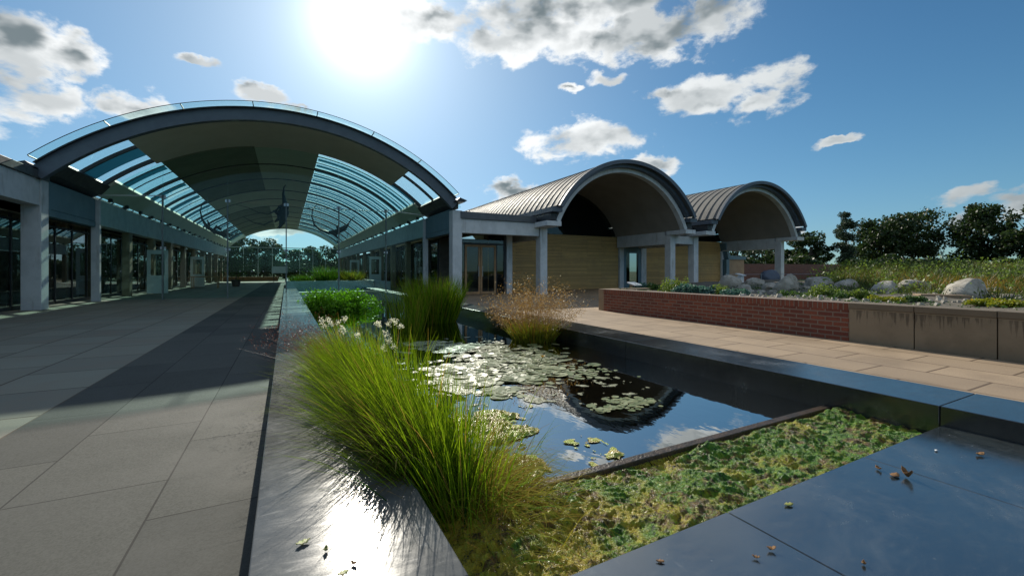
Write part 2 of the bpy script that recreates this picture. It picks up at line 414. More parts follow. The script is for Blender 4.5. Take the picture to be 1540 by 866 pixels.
def merge(parts):
    Vs = []; Fs = []; Ts = []; o = 0
    for V, Fc, T in parts:
        Vs.append(V); Fs.append(Fc+o); Ts.append(T); o += len(V)
    return np.concatenate(Vs), np.concatenate(Fs), np.concatenate(Ts)

# ================================================================== SETTING
XL, XR0, XR1 = -1.65, -.100, .48       # path joint, ledge faces
KX0, KX1 = 4.0, 4.65
WZ = -.05
def sheet(name, rects, z, mat, label, cat):
    b = MB()
    for x0, x1, y0, y1 in rects: b.add([(x0, y0, z), (x1, y0, z), (x1, y1, z), (x0, y1, z)], [(0, 1, 2, 3)])
    return tag(b.build(name, mat, origin=(0, 0, 0)), label, cat, kind='structure')
sheet('ground', [(-900, -.05, -900, 1400), (4.62, 900, -900, 1400), (-.05, 4.62, -900, -5), (-.05, 4.62, 26, 1400)], -.012, M['grassland'], 'open green meadow ground reaching the horizon', 'ground')
sheet('flagstone_terrace', [(-14, XL, -8, 64)], 0.0, M['flag'], 'brown flagstone terrace left of the granite path', 'paving')
sheet('granite_path', [(XL, XR0+.01, -8, 64)], .004, M['granite'], 'grey granite slab path leading into the glazed hall', 'path')
sheet('sandstone_paving', [(KX1-.01, 36, -8, 26)], 0.0, M['flagr'], 'warm sandstone paving between the pond and the brick planter', 'paving')
sheet('hall_floor', [(KX1-.01, 6.9, 26, 64), (XR0, KX1-.01, 40, 64)], .002, M['granite'], 'stone floor at the far end of the glazed hall', 'floor')
b = MB(); b.add([(XR1-.1, -1, -.55), (KX0+.1, -1, -.55), (KX0+.1, 26, -.55), (XR1-.1, 26, -.55)], [(0, 1, 2, 3)])
tag(b.build('pond_bed', M['mud'], origin=(0, 0, -.55)), 'brown silty bottom under the pond water', 'pond bed', kind='structure')
b = MB(); b.add([(XR1-.01, 1.9, WZ), (KX0+.01, 1.9, WZ), (KX0+.01, 25.85, WZ), (XR1-.01, 25.85, WZ)], [(0, 1, 2, 3)])
tag(b.build('pond_water', M['water'], origin=(2, 10, WZ)), 'dark still pond water mirroring sky and vaults', 'water', kind='structure')

# slate copings: real slabs with thin joints
def coping(name, x0, x1, z0, z1, cuts, mat, label, zj=.0):
    b = MB()
    for a, c in zip(cuts[:-1], cuts[1:]): b.box(x0, x1, a+.003, c-.003, z0, z1)
    o = b.build(name, mat, origin=((x0+x1)/2, 0, z0), bevel=.004); return tag(o, label, 'pond wall')
coping('pond_ledge', XR0, XR1, -.6, .20, [-5, -1.9, 1.18, 4.3, 7.4, 10.5, 13.6, 16.7, 19.8, 22.9, 25.9], M['slate'], 'raised grey slate ledge along the left side of the pond')
coping('pond_kerb', KX0, KX1, -.6, .17, [-5, -1.86, 1.24, 4.34, 7.44, 10.54, 13.6, 16.7, 19.8, 22.9, 25.9], M['slatek'], 'dark slate kerb along the right side of the pond')
b = MB()
for x0, x1 in ((XR1+.004, 1.72), (1.725, 2.92), (2.925, KX0-.003)): b.box(x0, x1, -5, 1.23, -.6, .04)
tag(b.build('slate_slab', M['slatep'], origin=(2.2, 0, -.6), bevel=.004), 'broad flat slate slab in the near right corner, littered with leaves', 'stone slab')
b = MB(); b.box(XR1+.002, KX0-.002, 1.902, 1.962, -.4, -.020)
for i in range(3): b.box(XR1+.002, KX0-.002, 1.955+i*.001, 1.965+i*.012, -.4, -.046-.006*i)
w = b.build('weir', M['weir'], origin=(2.2, 1.93, -.4), bevel=.006); tag(w, 'thin rusty weir edge across the near end of the pond', 'weir')
fr = MB()
for i in range(240):
    x = XR1+.02+i*(KX0-XR1-.04)/240; y1 = 1.90-random.uniform(0, .01); y0 = y1-random.uniform(.04, .085); h = random.uniform(-.006, .008)
    fr.add([(x, y1, -.042), (x+.011, y1, -.045), (x+.010, y0, -.092+h), (x-.002, y0, -.092+h), (x+.005, (y0+y1)/2, -.05+h)], [(0, 1, 4), (1, 2, 4), (2, 3, 4), (3, 0, 4)])
fr.build('algae_fringe', M['algae'], w)

# ================================================================== GLAZED HALL
hall = thing('glazed_vault_hall', 'long glazed barrel vault hall with curved steel front arch, at left', 'building', (0, 17, 0))
ZC = -2.26
def ang(x, r): return math.asin(max(-1, min(1, x/r)))
A = ang(6.45, 8.8)
# front arch and ribs
AF = ang(6.14, 8.92)
MB().arc(0, ZC, 8.48, 8.86, -ang(6.32, 8.86), ang(6.32, 8.86), 16.72, 16.94, 56).build('front_arch', M['steel'], hall, smooth=False)
MB().arc(0, ZC, 8.86, 8.895, -AF-.012, AF+.012, 16.62, 17.05, 56).build('front_arch_flange', M['dark'], hall)
b = MB()
cuts = np.linspace(-AF, AF, 8)
for a, c in zip(cuts[:-1], cuts[1:]): b.arc(0, ZC, 8.91, 8.93, a+.0012, c-.0012, 16.25, 17.2, 8)
b.build('glass_fringe', M['roofglass'], hall)
b = MB()
for c in cuts: b.arc(0, ZC, 8.896, 8.94, c-.0015, c+.0015, 16.26, 17.0, 1)
b.arc(0, ZC, 8.93, 8.945, -AF, AF, 16.235, 16.255, 56)
b.build('fringe_clip', M['dark'], hall)
for s in (-1, 1):
    x0 = s*6.30
    MB().prism([(s*6.1, 3.96), (s*6.5, 3.94), (s*6.62, 4.02), (s*6.3, 4.12)], 16.5, 17.5).build('arch_shoe', M['dark'], hall)
ribsY = [20.9+3.9*i for i in range(11)]
for y in ribsY:
    MB().arc(0, ZC, 8.77, 8.90, -A, A, y-.06, y+.06, 40).build('roof_rib', M['dark'], hall)
b = MB()
allY = [16.85]+ribsY
for y in allY[:-1]:
    for k in (1, 2):
        if y < 17: 
            continue
        b.arc(0, ZC, 8.87, 8.90, -A, A, y+1.3*k-.03, y+1.3*k+.03, 36)
b.arc(0, ZC, 8.80, 8.90, -A, -ang(4.4, 8.7), 18.85, 18.95, 8).arc(0, ZC, 8.80, 8.90, ang(4.4, 8.7), A, 18.85, 18.95, 8)
b.build('glazing_bar', M['dark'], hall)
YE = ribsY[-1]
MB().arc(0, ZC, 8.66, 8.86, -ang(4.4, 8.7), ang(4.45, 8.7), 17.0, 20.84, 30).build('front_soffit', M['cream'], hall)
b = MB()
for i in range(10):
    y0 = ribsY[i]+.07; y1 = ribsY[i+1]-.07
    if i in (3, 4): continue
    MB().arc(0, ZC, 8.80, 8.90, -ang(4.3, 8.7), -ang(1.2, 8.7), y0, y1, 10).build('shaded_ceiling', M['olive'], hall)  # left strip of the vault, its shading painted as a darker ceiling
b = MB()
for i in range(10):
    y0 = ribsY[i]+.07; y1 = ribsY[i+1]-.07
    a0 = -ang(4.3, 8.7) if i in (3, 4) else -ang(1.2, 8.7)
    MB().arc(0, ZC, 8.80, 8.90, a0, ang(1.3, 8.7), y0, y1, 12).build('cream_ceiling', M['cream'], hall)
MB().arc(0, ZC, 8.62, 8.95, -A, A, YE-.3, YE+.3, 40).build('end_arch', M['cream'], hall)
# blinds on the right-hand glazing, dark strips between the bars
k = 0
for y in np.arange(21.0, YE-.5, 1.3):
    w = .36 if (k % 3) else .28
    MB().arc(0, ZC, 8.88, 8.90, ang(1.35, 8.7), ang(6.0, 8.7), y+.35, y+.35+w, 14).build('roof_blind', M['blind'], hall); k += 1
for y in np.arange(22.3, YE-.5, 3.9): MB().arc(0, ZC, 8.88, 8.90, -ang(6.0, 8.7), -ang(4.35, 8.7), y, y+.55, 6).build('roof_blind', M['blind'], hall)
MB().arc(0, ZC, 8.88, 8.90, -ang(6.0, 8.7), -ang(4.45, 8.7), 18.97, 20.2, 6).build('roof_blind', M['blind'], hall)
b = MB()
for i in range(-1, 10):
    y0 = (16.98 if i < 0 else ribsY[i]); y1 = ribsY[i+1]
    lo = 4.42 if i < 0 else 4.32; hi = 4.47 if i < 0 else 1.32
    MB().arc(0, ZC, 8.91, 8.925, -A, -ang(lo, 8.8), y0+.01, y1-.01, 6).build('roof_glazing', M['roofglass'], hall)
    MB().arc(0, ZC, 8.91, 8.925, ang(hi, 8.8), A, y0+.01, y1-.01, 12).build('roof_glazing', M['roofglass'], hall)
# eaves
for s in (-1, 1):
    MB().prism([(s*5.62, 4.42), (s*5.70, 4.55), (s*6.30, 4.0), (s*6.14, 3.86)], 20.95, YE).build('eave_panel', M['cream'], hall)
    MB().prism([(s*5.75, 4.22), (s*5.85, 4.32), (s*6.40, 4.05), (s*6.40, 3.72), (s*6.0, 3.90)], 16.98, 20.94).build('eave_fascia', M['dark'], hall)
    for y in np.arange(22, YE, 1.95): MB().box(s*6.0, s*6.12, y, y+.12, 3.78, 3.92).build('eave_bracket', M['dark'], hall)
    xi, xo = s*6.06, s*6.44
    MB().box(xi, xo, 20.98, YE, 2.80, 3.72).build('side_beam', M['concrete'], hall, bevel=.01)
    MB().box(s*6.16, s*6.4, 17.44, 20.9, 2.93, 3.74).build('side_panel', M['panel'], hall)
    MB().box(s*6.15, s*6.39, 17.44, 20.9, 2.72, 2.915).build('panel_rail', M['panel'], hall)
    MB().box(s*6.15, s*6.57, 16.98, 17.42, 0, 3.66 if s > 0 else 3.72).build('column', M['concrete'], hall, bevel=.012)
    MB().box(xi, s*6.30, 20.96, 21.12, 0, 2.795).build('column', M['concrete'], hall, bevel=.008)
    for y in np.arange(24.9, YE+1, 3.9):
        MB().box(s*6.14, s*6.40, y-.2, y+.2, 0, 2.80).build('column', M['tan'], hall, bevel=.01)
    # flat roof over the side rooms
    if s < 0: MB().box(-14.3, -6.46, 1.0, YE, 3.74, 3.95).build('flat_roof', M['flash'], hall)
    else:
        MB().box(6.46, 10.3, 21.9, YE, 3.66, 3.85).build('flat_roof', M['flash'], hall)
    # room glazing
    yg0 = 21.2 if s > 0 else 3.0
    b = MB(); fr = MB()
    ys = list(np.arange(yg0, YE, 1.3))
    for a, c in zip(ys[:-1], ys[1:]): b.box(s*6.88, s*6.90, a+.03, c-.03, .1, 2.55)
    for a in ys: fr.box(s*6.86, s*6.93, a-.03, a+.03, 0, 2.75)
    fr.box(s*6.86, s*6.93, yg0, YE, 2.55, 2.62); fr.box(s*6.86, s*6.93, yg0, YE, .0, .1)
    b.build('room_glazing', M['darkglass'], hall); fr.build('room_mullion', M['dark'], hall)
    xb = s*14.0 if s < 0 else 9.6
    b = MB(); b.box(s*6.9, xb, yg0, YE, 2.78, 2.82); b.build('room_ceiling', M['inner'], hall)
    b = MB(); b.box(s*6.95, xb, yg0, YE, .006, .012); b.build('room_floor', M['roomfloor'], hall)
    b = MB()
    if s < 0:
        b.box(-14.2, -14, 3, 23, .85, 2.1).box(-14.2, -14, 3, YE, 0, .85).box(-14.2, -14, 3, YE, 2.1, 3.74)
        for y in np.arange(23.2, YE, 3.9): b.box(-14.2, -14, y, y+1.1, .85, 2.1)
        b.box(-14, -6.95, 20.9, 21.05, 0, 2.78).box(-14, -6.6, 1.0, 1.2, 0, 3.7).box(-14, -8.6, 36, 36.15, 0, 2.78)
    else:
        b.box(9.6, 9.7, 21.6, YE, 0, 2.78).box(7.6, 9.6, 30, 30.1, 0, 2.78)
    b.build('room_wall', M['inner'], hall)
    b = MB()
    for i in range(8):
        y = 23.5+i*3.3; x = s*8.0
        b.box(x-.6, x+.6, y, y+1.8, .70, .75)
        for dx in (-.55, .5):
            for dy in (.05, 1.7): b.box(x+dx, x+dx+.05, y+dy, y+dy+.05, .012, .70)
    b.build('work_bench', M['white'], hall)
# left wing coming towards the viewer
MB().box(-6.56, -6.18, 1.0, 16.97, 2.96, 3.70).build('side_beam', M['concrete'], hall, bevel=.01)
MB().box(-6.62, -6.12, 1.0, 17.4, 3.705, 3.93).build('roof_fascia', M['flash'], hall, bevel=.01)
for y in (12.9, 8.8, 4.7, 1.3): MB().box(-6.56, -6.18, y-.2, y+.2, 0, 2.958).build('column', M['concrete'], hall, bevel=.012)
# right-hand front block: beam, flashing, glazed doors
MB().box(6.575, 10.40, 17.02, 17.36, 2.73, 3.33).build('front_beam', M['concrete'], hall, bevel=.012)
MB().box(6.50, 10.2, 16.93, 17.45, 3.335, 3.63).build('roof_fascia', M['flash'], hall, bevel=.01)
MB().box(6.40, 10.4, 17.37, 21.9, 3.10, 3.16).build('canopy_soffit', M['cream'], hall)
MB().box(6.46, 10.3, 17.46, 21.88, 3.44, 3.60).build('flat_roof', M['flash'], hall)
b = MB(); b.box(6.62, 6.72, 18.7, 18.8, 0, 3.09).box(9.42, 9.52, 18.7, 18.8, 0, 3.09).box(6.72, 9.42, 18.7, 18.8, 2.36, 2.44).box(9.0, 9.04, 18.7, 18.8, 0, 2.36)
b.build('shopfront_frame', M['dark'], hall)
b = MB(); b.box(6.72, 7.38, 18.74, 18.76, .03, 2.36).box(9.04, 9.42, 18.74, 18.76, .03, 2.36).box(6.72, 9.42, 18.74, 18.76, 2.44, 3.09); b.build('shopfront_glass', M['clear'], hall)
for x0, x1, hx in ((7.38, 8.15, 8.06), (8.17, 8.98, 8.26)):
    b = MB(); b.box(x0, x0+.09, 18.69, 18.75, .02, 2.35).box(x1-.09, x1, 18.69, 18.75, .02, 2.35).box(x0+.09, x1-.09, 18.69, 18.75, 2.25, 2.35).box(x0+.09, x1-.09, 18.69, 18.75, .02, .14)
    d = b.build('door', M['timber'], hall)
    MB().box(x0+.09, x1-.09, 18.71, 18.73, .14, 2.25).build('pane', M['clear'], d)
    MB().tube([(hx, 18.66, .85), (hx, 18.66, 1.35)], .014, 8).build('handle', M['chrome'], d)
MB().box(9.53, 9.83, 18.6, 18.9, 0, 3.09).build('column', M['concrete'], hall, bevel=.01)
MB().box(9.84, 9.90, 18.8, 21.4, 0, 3.09).build('side_wall', M['dark'], hall)
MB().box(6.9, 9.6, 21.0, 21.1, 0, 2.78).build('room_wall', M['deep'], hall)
# end wall of glass panels on steel fins (near)
YG = 21.0
def roofz(x, r=8.68): return ZC+math.sqrt(r*r-x*x)
posts = [-4.22, -2.12, 0.0, 2.12, 4.22]
edges = [-6.04]+posts+[6.04]
b = MB()
for a, c in zip(edges[:-1], edges[1:]):
    for z0, z1 in ((.03, 2.0), (2.01, 3.98)):
        zb = z0 if a < XR1 or True else z0
        b.box(a+.006, c-.006, YG, YG+.014, (WZ-.02 if (z0 < 1 and a >= 0 and c <= 4.3) else z0), z1)
    xs = np.linspace(a+.006, c-.006, 7)
    pts = [(a+.006, 3.99), (c-.006, 3.99)]+[(x, max(4.0, roofz(x)-.02)) for x in xs[::-1]]
    b.prism(pts, YG, YG+.014)
b.build('end_wall_glass', M['glass'], hall)
for x in posts:
    z0 = WZ if .3 < x < 4.1 else (.17 if 0 <= x <= .3 else 0)
    p = MB().box(x-.022, x+.022, YG-.14, YG-.012, z0, 4.05).build('glass_fin_post', M['finpost'], hall)
    MB().box(x-.09, x+.09, YG-.03, YG-.008, 3.92, 4.04).box(x-.09, x+.09, YG-.03, YG-.008, 1.95, 2.05).build('clamp', M['chrome'], p)
    MB().box(x-.012, x+.012, YG-.05, YG-.006, 4.05, roofz(x)-.02).build('glass_fin', M['roofglass'], hall)
for s in (-1, 1): MB().tube([(s*4.22, YG-.2, 4.0), (s*6.05, YG-.2, 3.86)], .018, 8).build('tie_rod', M['white'], hall)
MB().tube([(.6, YG+.35, 3.95), (4.22, YG+.2, 3.98)], .018, 8).build('tie_rod', M['white'], hall)
b = MB()
for x in list(np.arange(-5.9, 6.0, .42)):
    b.lathe(x, 0, [(.001, 0), (.018, .0)], 8) if False else b.box(x-.016, x+.016, YG-.006, YG-.002, 1.085, 1.117)
b.build('manifestation_dots', M['white'], hall)
# white open doors inside
for s, y in ((-1, 26.8), (-1, 37.5), (1, 31.5), (1, 42.0)):
    x0, x1 = s*6.02, s*5.2
    b = MB(); b.box(x0, x0-s*.14, y, y+.05, .02, 2.15).box(x1+s*.14, x1, y, y+.05, .02, 2.15).box(x0-s*.14, x1+s*.14, y, y+.05, 1.95, 2.15).box(x0-s*.14, x1+s*.14, y, y+.05, .02, .9)
    d = b.build('open_door', M['white'], hall)
    MB().box(x0-s*.14, x1+s*.14, y+.018, y+.032, .9, 1.95).build('pane', M['clear'], d)
# far glass wall
b = MB(); b.box(-6.1, 6.1, YE+.02, YE+.06, 3.94, 4.02)
for x in np.arange(-6.0, 6.1, 1.5): b.box(x-.03, x+.03, YE+.021, YE+.059, 0, 3.94)
b.build('far_glazing_grid', M['white'], hall)
MB().box(-6.1, 6.1, YE+.065, YE+.075, .02, 4.0).build('far_glass', M['glass'], hall)

# ================================================================== PAVILIONS
def pavilion(cx, label, first):
    t = thing('vaulted_pavilion', label, 'building', (cx, 17, 0))
    ro, zo = 5.0, 1.40; ri, zi = 4.38, 1.57
    ao = math.asin(4.25/ro); ai = math.asin(4.02/ri)
    Y1 = 44
    MB().arc(cx, zo, 4.93, 5.0, -ao, ao, 15.62, Y1, 48).build('roof_shell', M['zinc'], t)
    b = MB()
    for y in np.arange(15.9, Y1, .5): b.arc(cx, zo, 4.985, 5.03, -ao, ao, y-.011, y+.011, 40)
    b.build('standing_seams', M['flash'], t)
    MB().arc(cx, zo, 4.88, 5.06, -ao-.02, ao+.02, 15.5, 15.64, 48).build('roof_edge', M['steel'], t)
    MB().arc(cx, zo, 4.74, 4.92, -ao+.02, ao-.02, 15.75, 15.98, 48).build('inner_fascia', M['steel'], t)
    MB().arc(cx, zi, ri, ri+.22, -ai, ai, 16.0, 16.3, 48).build('arch_ring', M['concrete'], t)
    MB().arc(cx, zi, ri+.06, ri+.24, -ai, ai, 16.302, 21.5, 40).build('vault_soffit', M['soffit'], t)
    for s in (-1, 1):
        xs = cx+s*4.0; xe = cx+s*4.62
        MB().box(xs, xe+s*.15, 15.92, 17.25, 3.12, 3.34).build('arch_foot', M['concrete'], t, bevel=.01)
        MB().box(cx+s*4.1, cx+s*4.62, 15.7, Y1, 3.72, 3.93).build('gutter', M['steel'], t)
        MB().box(cx+s*4.2, cx+s*4.55, 16.0, Y1, 3.40, 3.70).build('eave_board', M['dark'], t)
        xc = cx+s*4.25
        MB().box(xc-.19, xc+.19, 17.0, 17.42, 0, 3.118).build('column', M['concrete'], t, bevel=.012)
        MB().box(xc-.17, xc+.17, 17.43, 21.4, 2.62, 3.35).build('side_beam', M['concrete'], t, bevel=.01)
    MB().box(cx-5.2 if first else cx-4.3, cx+4.28, 21.5, 21.75, 0, 3.32).build('board_wall', M['wood'], t)
    b = MB(); n = 24
    pts = [(cx-4.0, 3.33)]+[(cx+(ri+.05)*math.sin(a), zi+(ri+.05)*math.cos(a)) for a in np.linspace(-ai, ai, n)]+[(cx+4.0, 3.33)]
    b.prism(pts, 21.52, 21.6); b.build('gable_glass', M['darkglass'], t)
    MB().prism(pts, 21.9, 22.0).build('gable_backing', M['dark'], t)
    return t
p1 = pavilion(14.9, 'nearer barrel vaulted pavilion with zinc roof and oak board wall, beside the glass hall', True)
p2 = pavilion(25.3, 'farther barrel vaulted pavilion with zinc roof, behind the planter boulders', False)
# link between pavilions
MB().box(19.36, 20.84, 17.05, 17.33, 2.66, 3.10).build('link_beam', M['concrete'], p1)
MB().box(19.3, 20.9, 17.0, 40, 3.50, 3.62).build('link_roof', M['flash'], p1)
MB().box(19.36, 20.84, 17.35, 21.48, 3.05, 3.11).build('link_soffit', M['cream'], p1)
MB().box(19.2, 19.55, 21.38, 21.7, 0, 3.0).build('post', M['concrete'], p1)
MB().box(21.1, 21.55, 21.38, 21.7, 0, 3.0).build('post', M['concrete'], p1)
b = MB(); b.box(19.56, 19.80, 21.42, 21.5, 0, 2.95).box(20.85, 21.09, 21.42, 21.5, 0, 2.95).box(19.8, 20.85, 21.42, 21.5, 2.3, 2.95).box(19.8, 20.85, 21.42, 21.5, 0, .3)
d = b.build('door', M['panel'], p1); MB().box(19.8, 20.85, 21.45, 21.47, .3, 2.3).build('pane', M['darkglass'], d)
MB().box(19.56, 21.09, 22.5, 22.6, 0, 3.0).build('room_wall', M['dark'], p1)
MB().box(29.3, 29.62, 21.38, 21.76, 0, 2.618).build('post', M['white'], p2)

# ================================================================== WALLS, PLANTER
PX = 7.86
b = MB().box(PX, PX+.33, 3.5, 9.4, 0, .485)
bw = b.build('brick_planter_wall', M['brick'], origin=(PX+.16, 6.4, 0)); tag(bw, 'low red brick planter wall beside the sandstone paving', 'wall')
MB().box(PX-.004, PX+.334, 3.5, 9.4, .487, .60).build('coping', M['cap'], bw)
MB().box(PX+.02, PX+3.2, 9.405, 9.65, 0, .60).build('end_return', M['tan'], bw)
b = MB()
ys = [3.496, 2.70, 1.90, 1.1, .3, -.5, -1.3, -2.1, -2.9, -3.7, -4.5, -5.3]
for y1, y0 in zip(ys[:-1], ys[1:]): b.box(PX-.02, PX+.35, y0+.006, y1-.006, 0, .518).box(PX-.032, PX+.36, y0+.004, y1-.004, .520, .605)
cw = b.build('concrete_planter_wall', M['concwall'], origin=(PX+.16, 0, 0), bevel=.005); tag(cw, 'stained tan concrete panel wall continuing the brick planter at right', 'wall')
def bedz(x, y): return .50+.10*noise.noise(Vector((x*.5, y*.5, 0)))+.03*noise.noise(Vector((x*3, y*3, 1)))+.012*max(0, x-9)
poly = MB(); nx, ny = 130, 90
xs = np.linspace(PX+.3, 46, nx); ys = np.linspace(-6, 13, ny); vs = []
for j in range(ny):
    for i in range(nx):
        x = PX+.3+(46-PX-.3)*(i/(nx-1))**1.6; y = ys[j]
        ym = min(13, 9.4+max(0, x-8.2)*.55); yy = min(y, ym)
        vs.append((x, yy, bedz(x, yy) if y <= ym+.2 else .0))
fs = [(j*nx+i, j*nx+i+1, (j+1)*nx+i+1, (j+1)*nx+i) for j in range(ny-1) for i in range(nx-1)]
tag(poly.add(vs, fs).build('planter_soil', M['gravel'], smooth=True), 'stony gravel bed filling the raised alpine planter', 'soil', kind='structure')
# low dark step wall inside the bed
MB_ = MB().add([P(1385, 449, .5)[:2]+(.4,), P(1462, 452, .5)[:2]+(.4,), tuple(np.add(P(1462, 452, .5), (.3, .25, -.1))), tuple(np.add(P(1385, 449, .5), (.3, .25, -.1))),
                P(1385, 449, .5)[:2]+(.60,), P(1462, 452, .5)[:2]+(.60,), tuple(np.add(P(1462, 452, .5), (.3, .25, .10))), tuple(np.add(P(1385, 449, .5), (.3, .25, .10)))],
               [(0, 3, 2, 1), (4, 5, 6, 7), (0, 1, 5, 4), (1, 2, 6, 5), (2, 3, 7, 6), (3, 0, 4, 7)])
tag(MB_.build('low_step_wall', M['tan']), 'short low dark wall inside the planter before the biggest boulder', 'wall')

def boulder(u, vb, wpx, hpx, label, seed, z=.5, facet=.35, mat=None, dd=None):
    d = F*(CAMH-z)/(vb-408.0) if dd is None else dd
    x, y, _ = PD(u, d); w = wpx/F*d*1.06; h = max(hpx/F*d*1.18, .06)
    import bmesh
    bm = bmesh.new(); bmesh.ops.create_icosphere(bm, subdivisions=4, radius=1)
    rs = random.Random(seed); off = Vector((seed*3.1, seed*1.7, seed))
    planes = [(Vector((rs.gauss(0, 1), rs.gauss(0, 1), rs.gauss(0, .7)+.3)).normalized(), rs.uniform(.62, .9)) for _ in range(9)]
    for v in bm.verts:
        c = v.co.normalized(); r = 1+facet*.5*noise.noise(c*1.3+off)+.08*noise.noise(c*4+off)+.03*noise.noise(c*12+off)
        q = c*r
        for n, dd_ in planes:
            k = q.dot(n)-dd_
            if k > 0: q -= n*k*.85
        v.co = q
    zs = [v.co.z for v in bm.verts]; xs_ = [v.co.x for v in bm.verts]
    sx = w/(max(xs_)-min(xs_)); sz = h*1.45/(max(zs)-min(zs)); zmin = min(zs)
    th = -YAW
    V = []
    for v in bm.verts:
        a, b_, c_ = v.co.x*sx, v.co.y*sx*.8, (v.co.z-zmin)*sz-h*.40
        V.append((x+a*math.cos(th)-b_*math.sin(th), y+a*math.sin(th)+b_*math.cos(th), z+c_))
    Fc = [tuple(v.index for v in f.verts) for f in bm.faces]; bm.free()
    o = link_mesh('boulder', V, Fc, mat or M['rock'], smooth=True, origin=(x, y, z))
    return tag(o, label, 'boulder', 'boulders in the alpine planter')
BL = [(1098, 432, 33, 15, 'pale flat-topped boulder farthest left in the planter', 1),
      (1137, 431, 26, 11, 'low grey boulder between the two leftmost pale boulders', 2),
      (1183, 439, 36, 22, 'large smooth pale egg-shaped boulder at the foot of the pavilion column', 4),
      (1232, 437, 36, 17, 'rounded grey boulder with a green shrub before it', 5),
      (1272, 438, 44, 15, 'broken cream boulder with a flat ledge, behind yellow shrubs', 6),
      (1332, 443, 36, 17, 'sloping sandy boulder left of the middle planter wall', 7),
      (1376, 441, 42, 17, 'dark grey peaked boulder beside the sandy one', 8),
      (1452, 449, 60, 25, 'biggest boulder, long sandy hump at the right of the planter', 9),
      (1492, 445, 20, 11, 'small dark boulder right of the biggest hump', 10),
      (1118, 437, 20, 8, 'small pale stone in front of the low grey boulder', 11),
      (1160, 437, 28, 10, 'brownish stone left of the large egg-shaped boulder', 12),
      (1518, 449, 34, 6, 'thin flat slab stone near the right edge of the photo', 13),
      (1310, 448, 15, 9, 'small block stone left of the sloping sandy boulder', 14),
      (1402, 440, 16, 6, 'small white slab stone right of the dark grey peaked boulder', 15),
      (1145, 441, 12, 4, 'tiny pale stone below the brownish stone', 16)]
for u, vb, w, h, lab, sd in BL: boulder(u, vb, w, h, lab, sd)
boulder(1158, 0, 26, 15, 'smooth dark blue-grey domed boulder behind the pavilion column', 3, z=.55, facet=.05, dd=22, mat=simple('blue_stone', (.10, .13, .18), (.08, .10, .14), 4, .6))
stones = []
vs_ = []; fs_ = []
for i in range(330):
    u = random.uniform(1075, 1560); vb = random.uniform(428, 455)
    x, y, z = P(u, vb, .52); s = random.uniform(.03, .09)
    if x < PX+.5 or y > 12: continue
    n = len(vs_); k = 6; zz = bedz(x, y)
    for j in range(k):
        a = 2*math.pi*j/k+random.uniform(-.3, .3); vs_.append((x+s*math.cos(a), y+s*math.sin(a)*.8, zz-.02))
    for j in range(k):
        a = 2*math.pi*j/k+random.uniform(-.3, .3); vs_.append((x+s*.6*math.cos(a), y+s*.5*math.sin(a), zz+s*random.uniform(.3, .7)))
    for j in range(k): j2 = (j+1) % k; fs_.append((n+j, n+j2, n+k+j2, n+k+j))
    fs_.append(tuple(range(n+k, n+2*k)))
tag(link_mesh('scree_stones', vs_, fs_, M['rock']), 'scattered small limestone scree between the boulders', 'stones', kind='stuff')

n = 3400
px__ = rng.uniform(PX+.4, 30, n); py__ = rng.uniform(-5, 11, n); pp = np.array([noise.noise(Vector((a*.8, b_*.8, 4))) for a, b_ in zip(px__, py__)])
ok = (pp > -.02) & (py__ < 9.2+np.maximum(0, px__-8.2)*.5); px__ = px__[ok]; py__ = py__[ok]
c = np.stack([px__, py__, [bedz(a, b_)+.02 for a, b_ in zip(px__, py__)]], 1)
c = np.repeat(c, 8, 0)+rng.normal(size=(len(c)*8, 3))*np.array([.07, .07, .025])
V, Fc = leaf_quads(c, rng.uniform(.03, .07, len(c)), flat=.2)
tag(link_mesh('alpine_groundcover', V, Fc, M['grn'], tint=np.repeat(rng.uniform(0, 1, len(c)), 4), origin=(15, 3, .5)), 'low creeping alpine ground cover among the stones', 'plants', kind='stuff')
# sign lecterns
def lectern(loc, label, w=.55, h=.35, mat='tan'):
    t = thing('information_lectern', label, 'sign', loc); x, y, z = loc
    MB().box(x-w*.35, x+w*.35, y-.08, y+.08, z, z+h).build('stand', M[mat], t)
    MB().add([(x-w/2, y-.16, z+h-.02), (x+w/2, y-.16, z+h-.02), (x+w/2, y+.16, z+h+.06), (x-w/2, y+.16, z+h+.06),
              (x-w/2, y-.16, z+h+.01), (x+w/2, y-.16, z+h+.01), (x+w/2, y+.16, z+h+.09), (x-w/2, y+.16, z+h+.09)],
             [(0, 3, 2, 1), (4, 5, 6, 7), (0, 1, 5, 4), (1, 2, 6, 5), (2, 3, 7, 6), (3, 0, 4, 7)]).build('sloping_panel', M['white'], t)
    return t
x, y, _ = PD(954, 13.2); lectern((x, y, .42), 'small information lectern with white sloping panel on the brick planter corner', .32, .26)
x, y, _ = PD(1114, 19); lectern((x, y, .5), 'slim white tilted sign on a post behind the leftmost boulders', .3, .42, 'white')

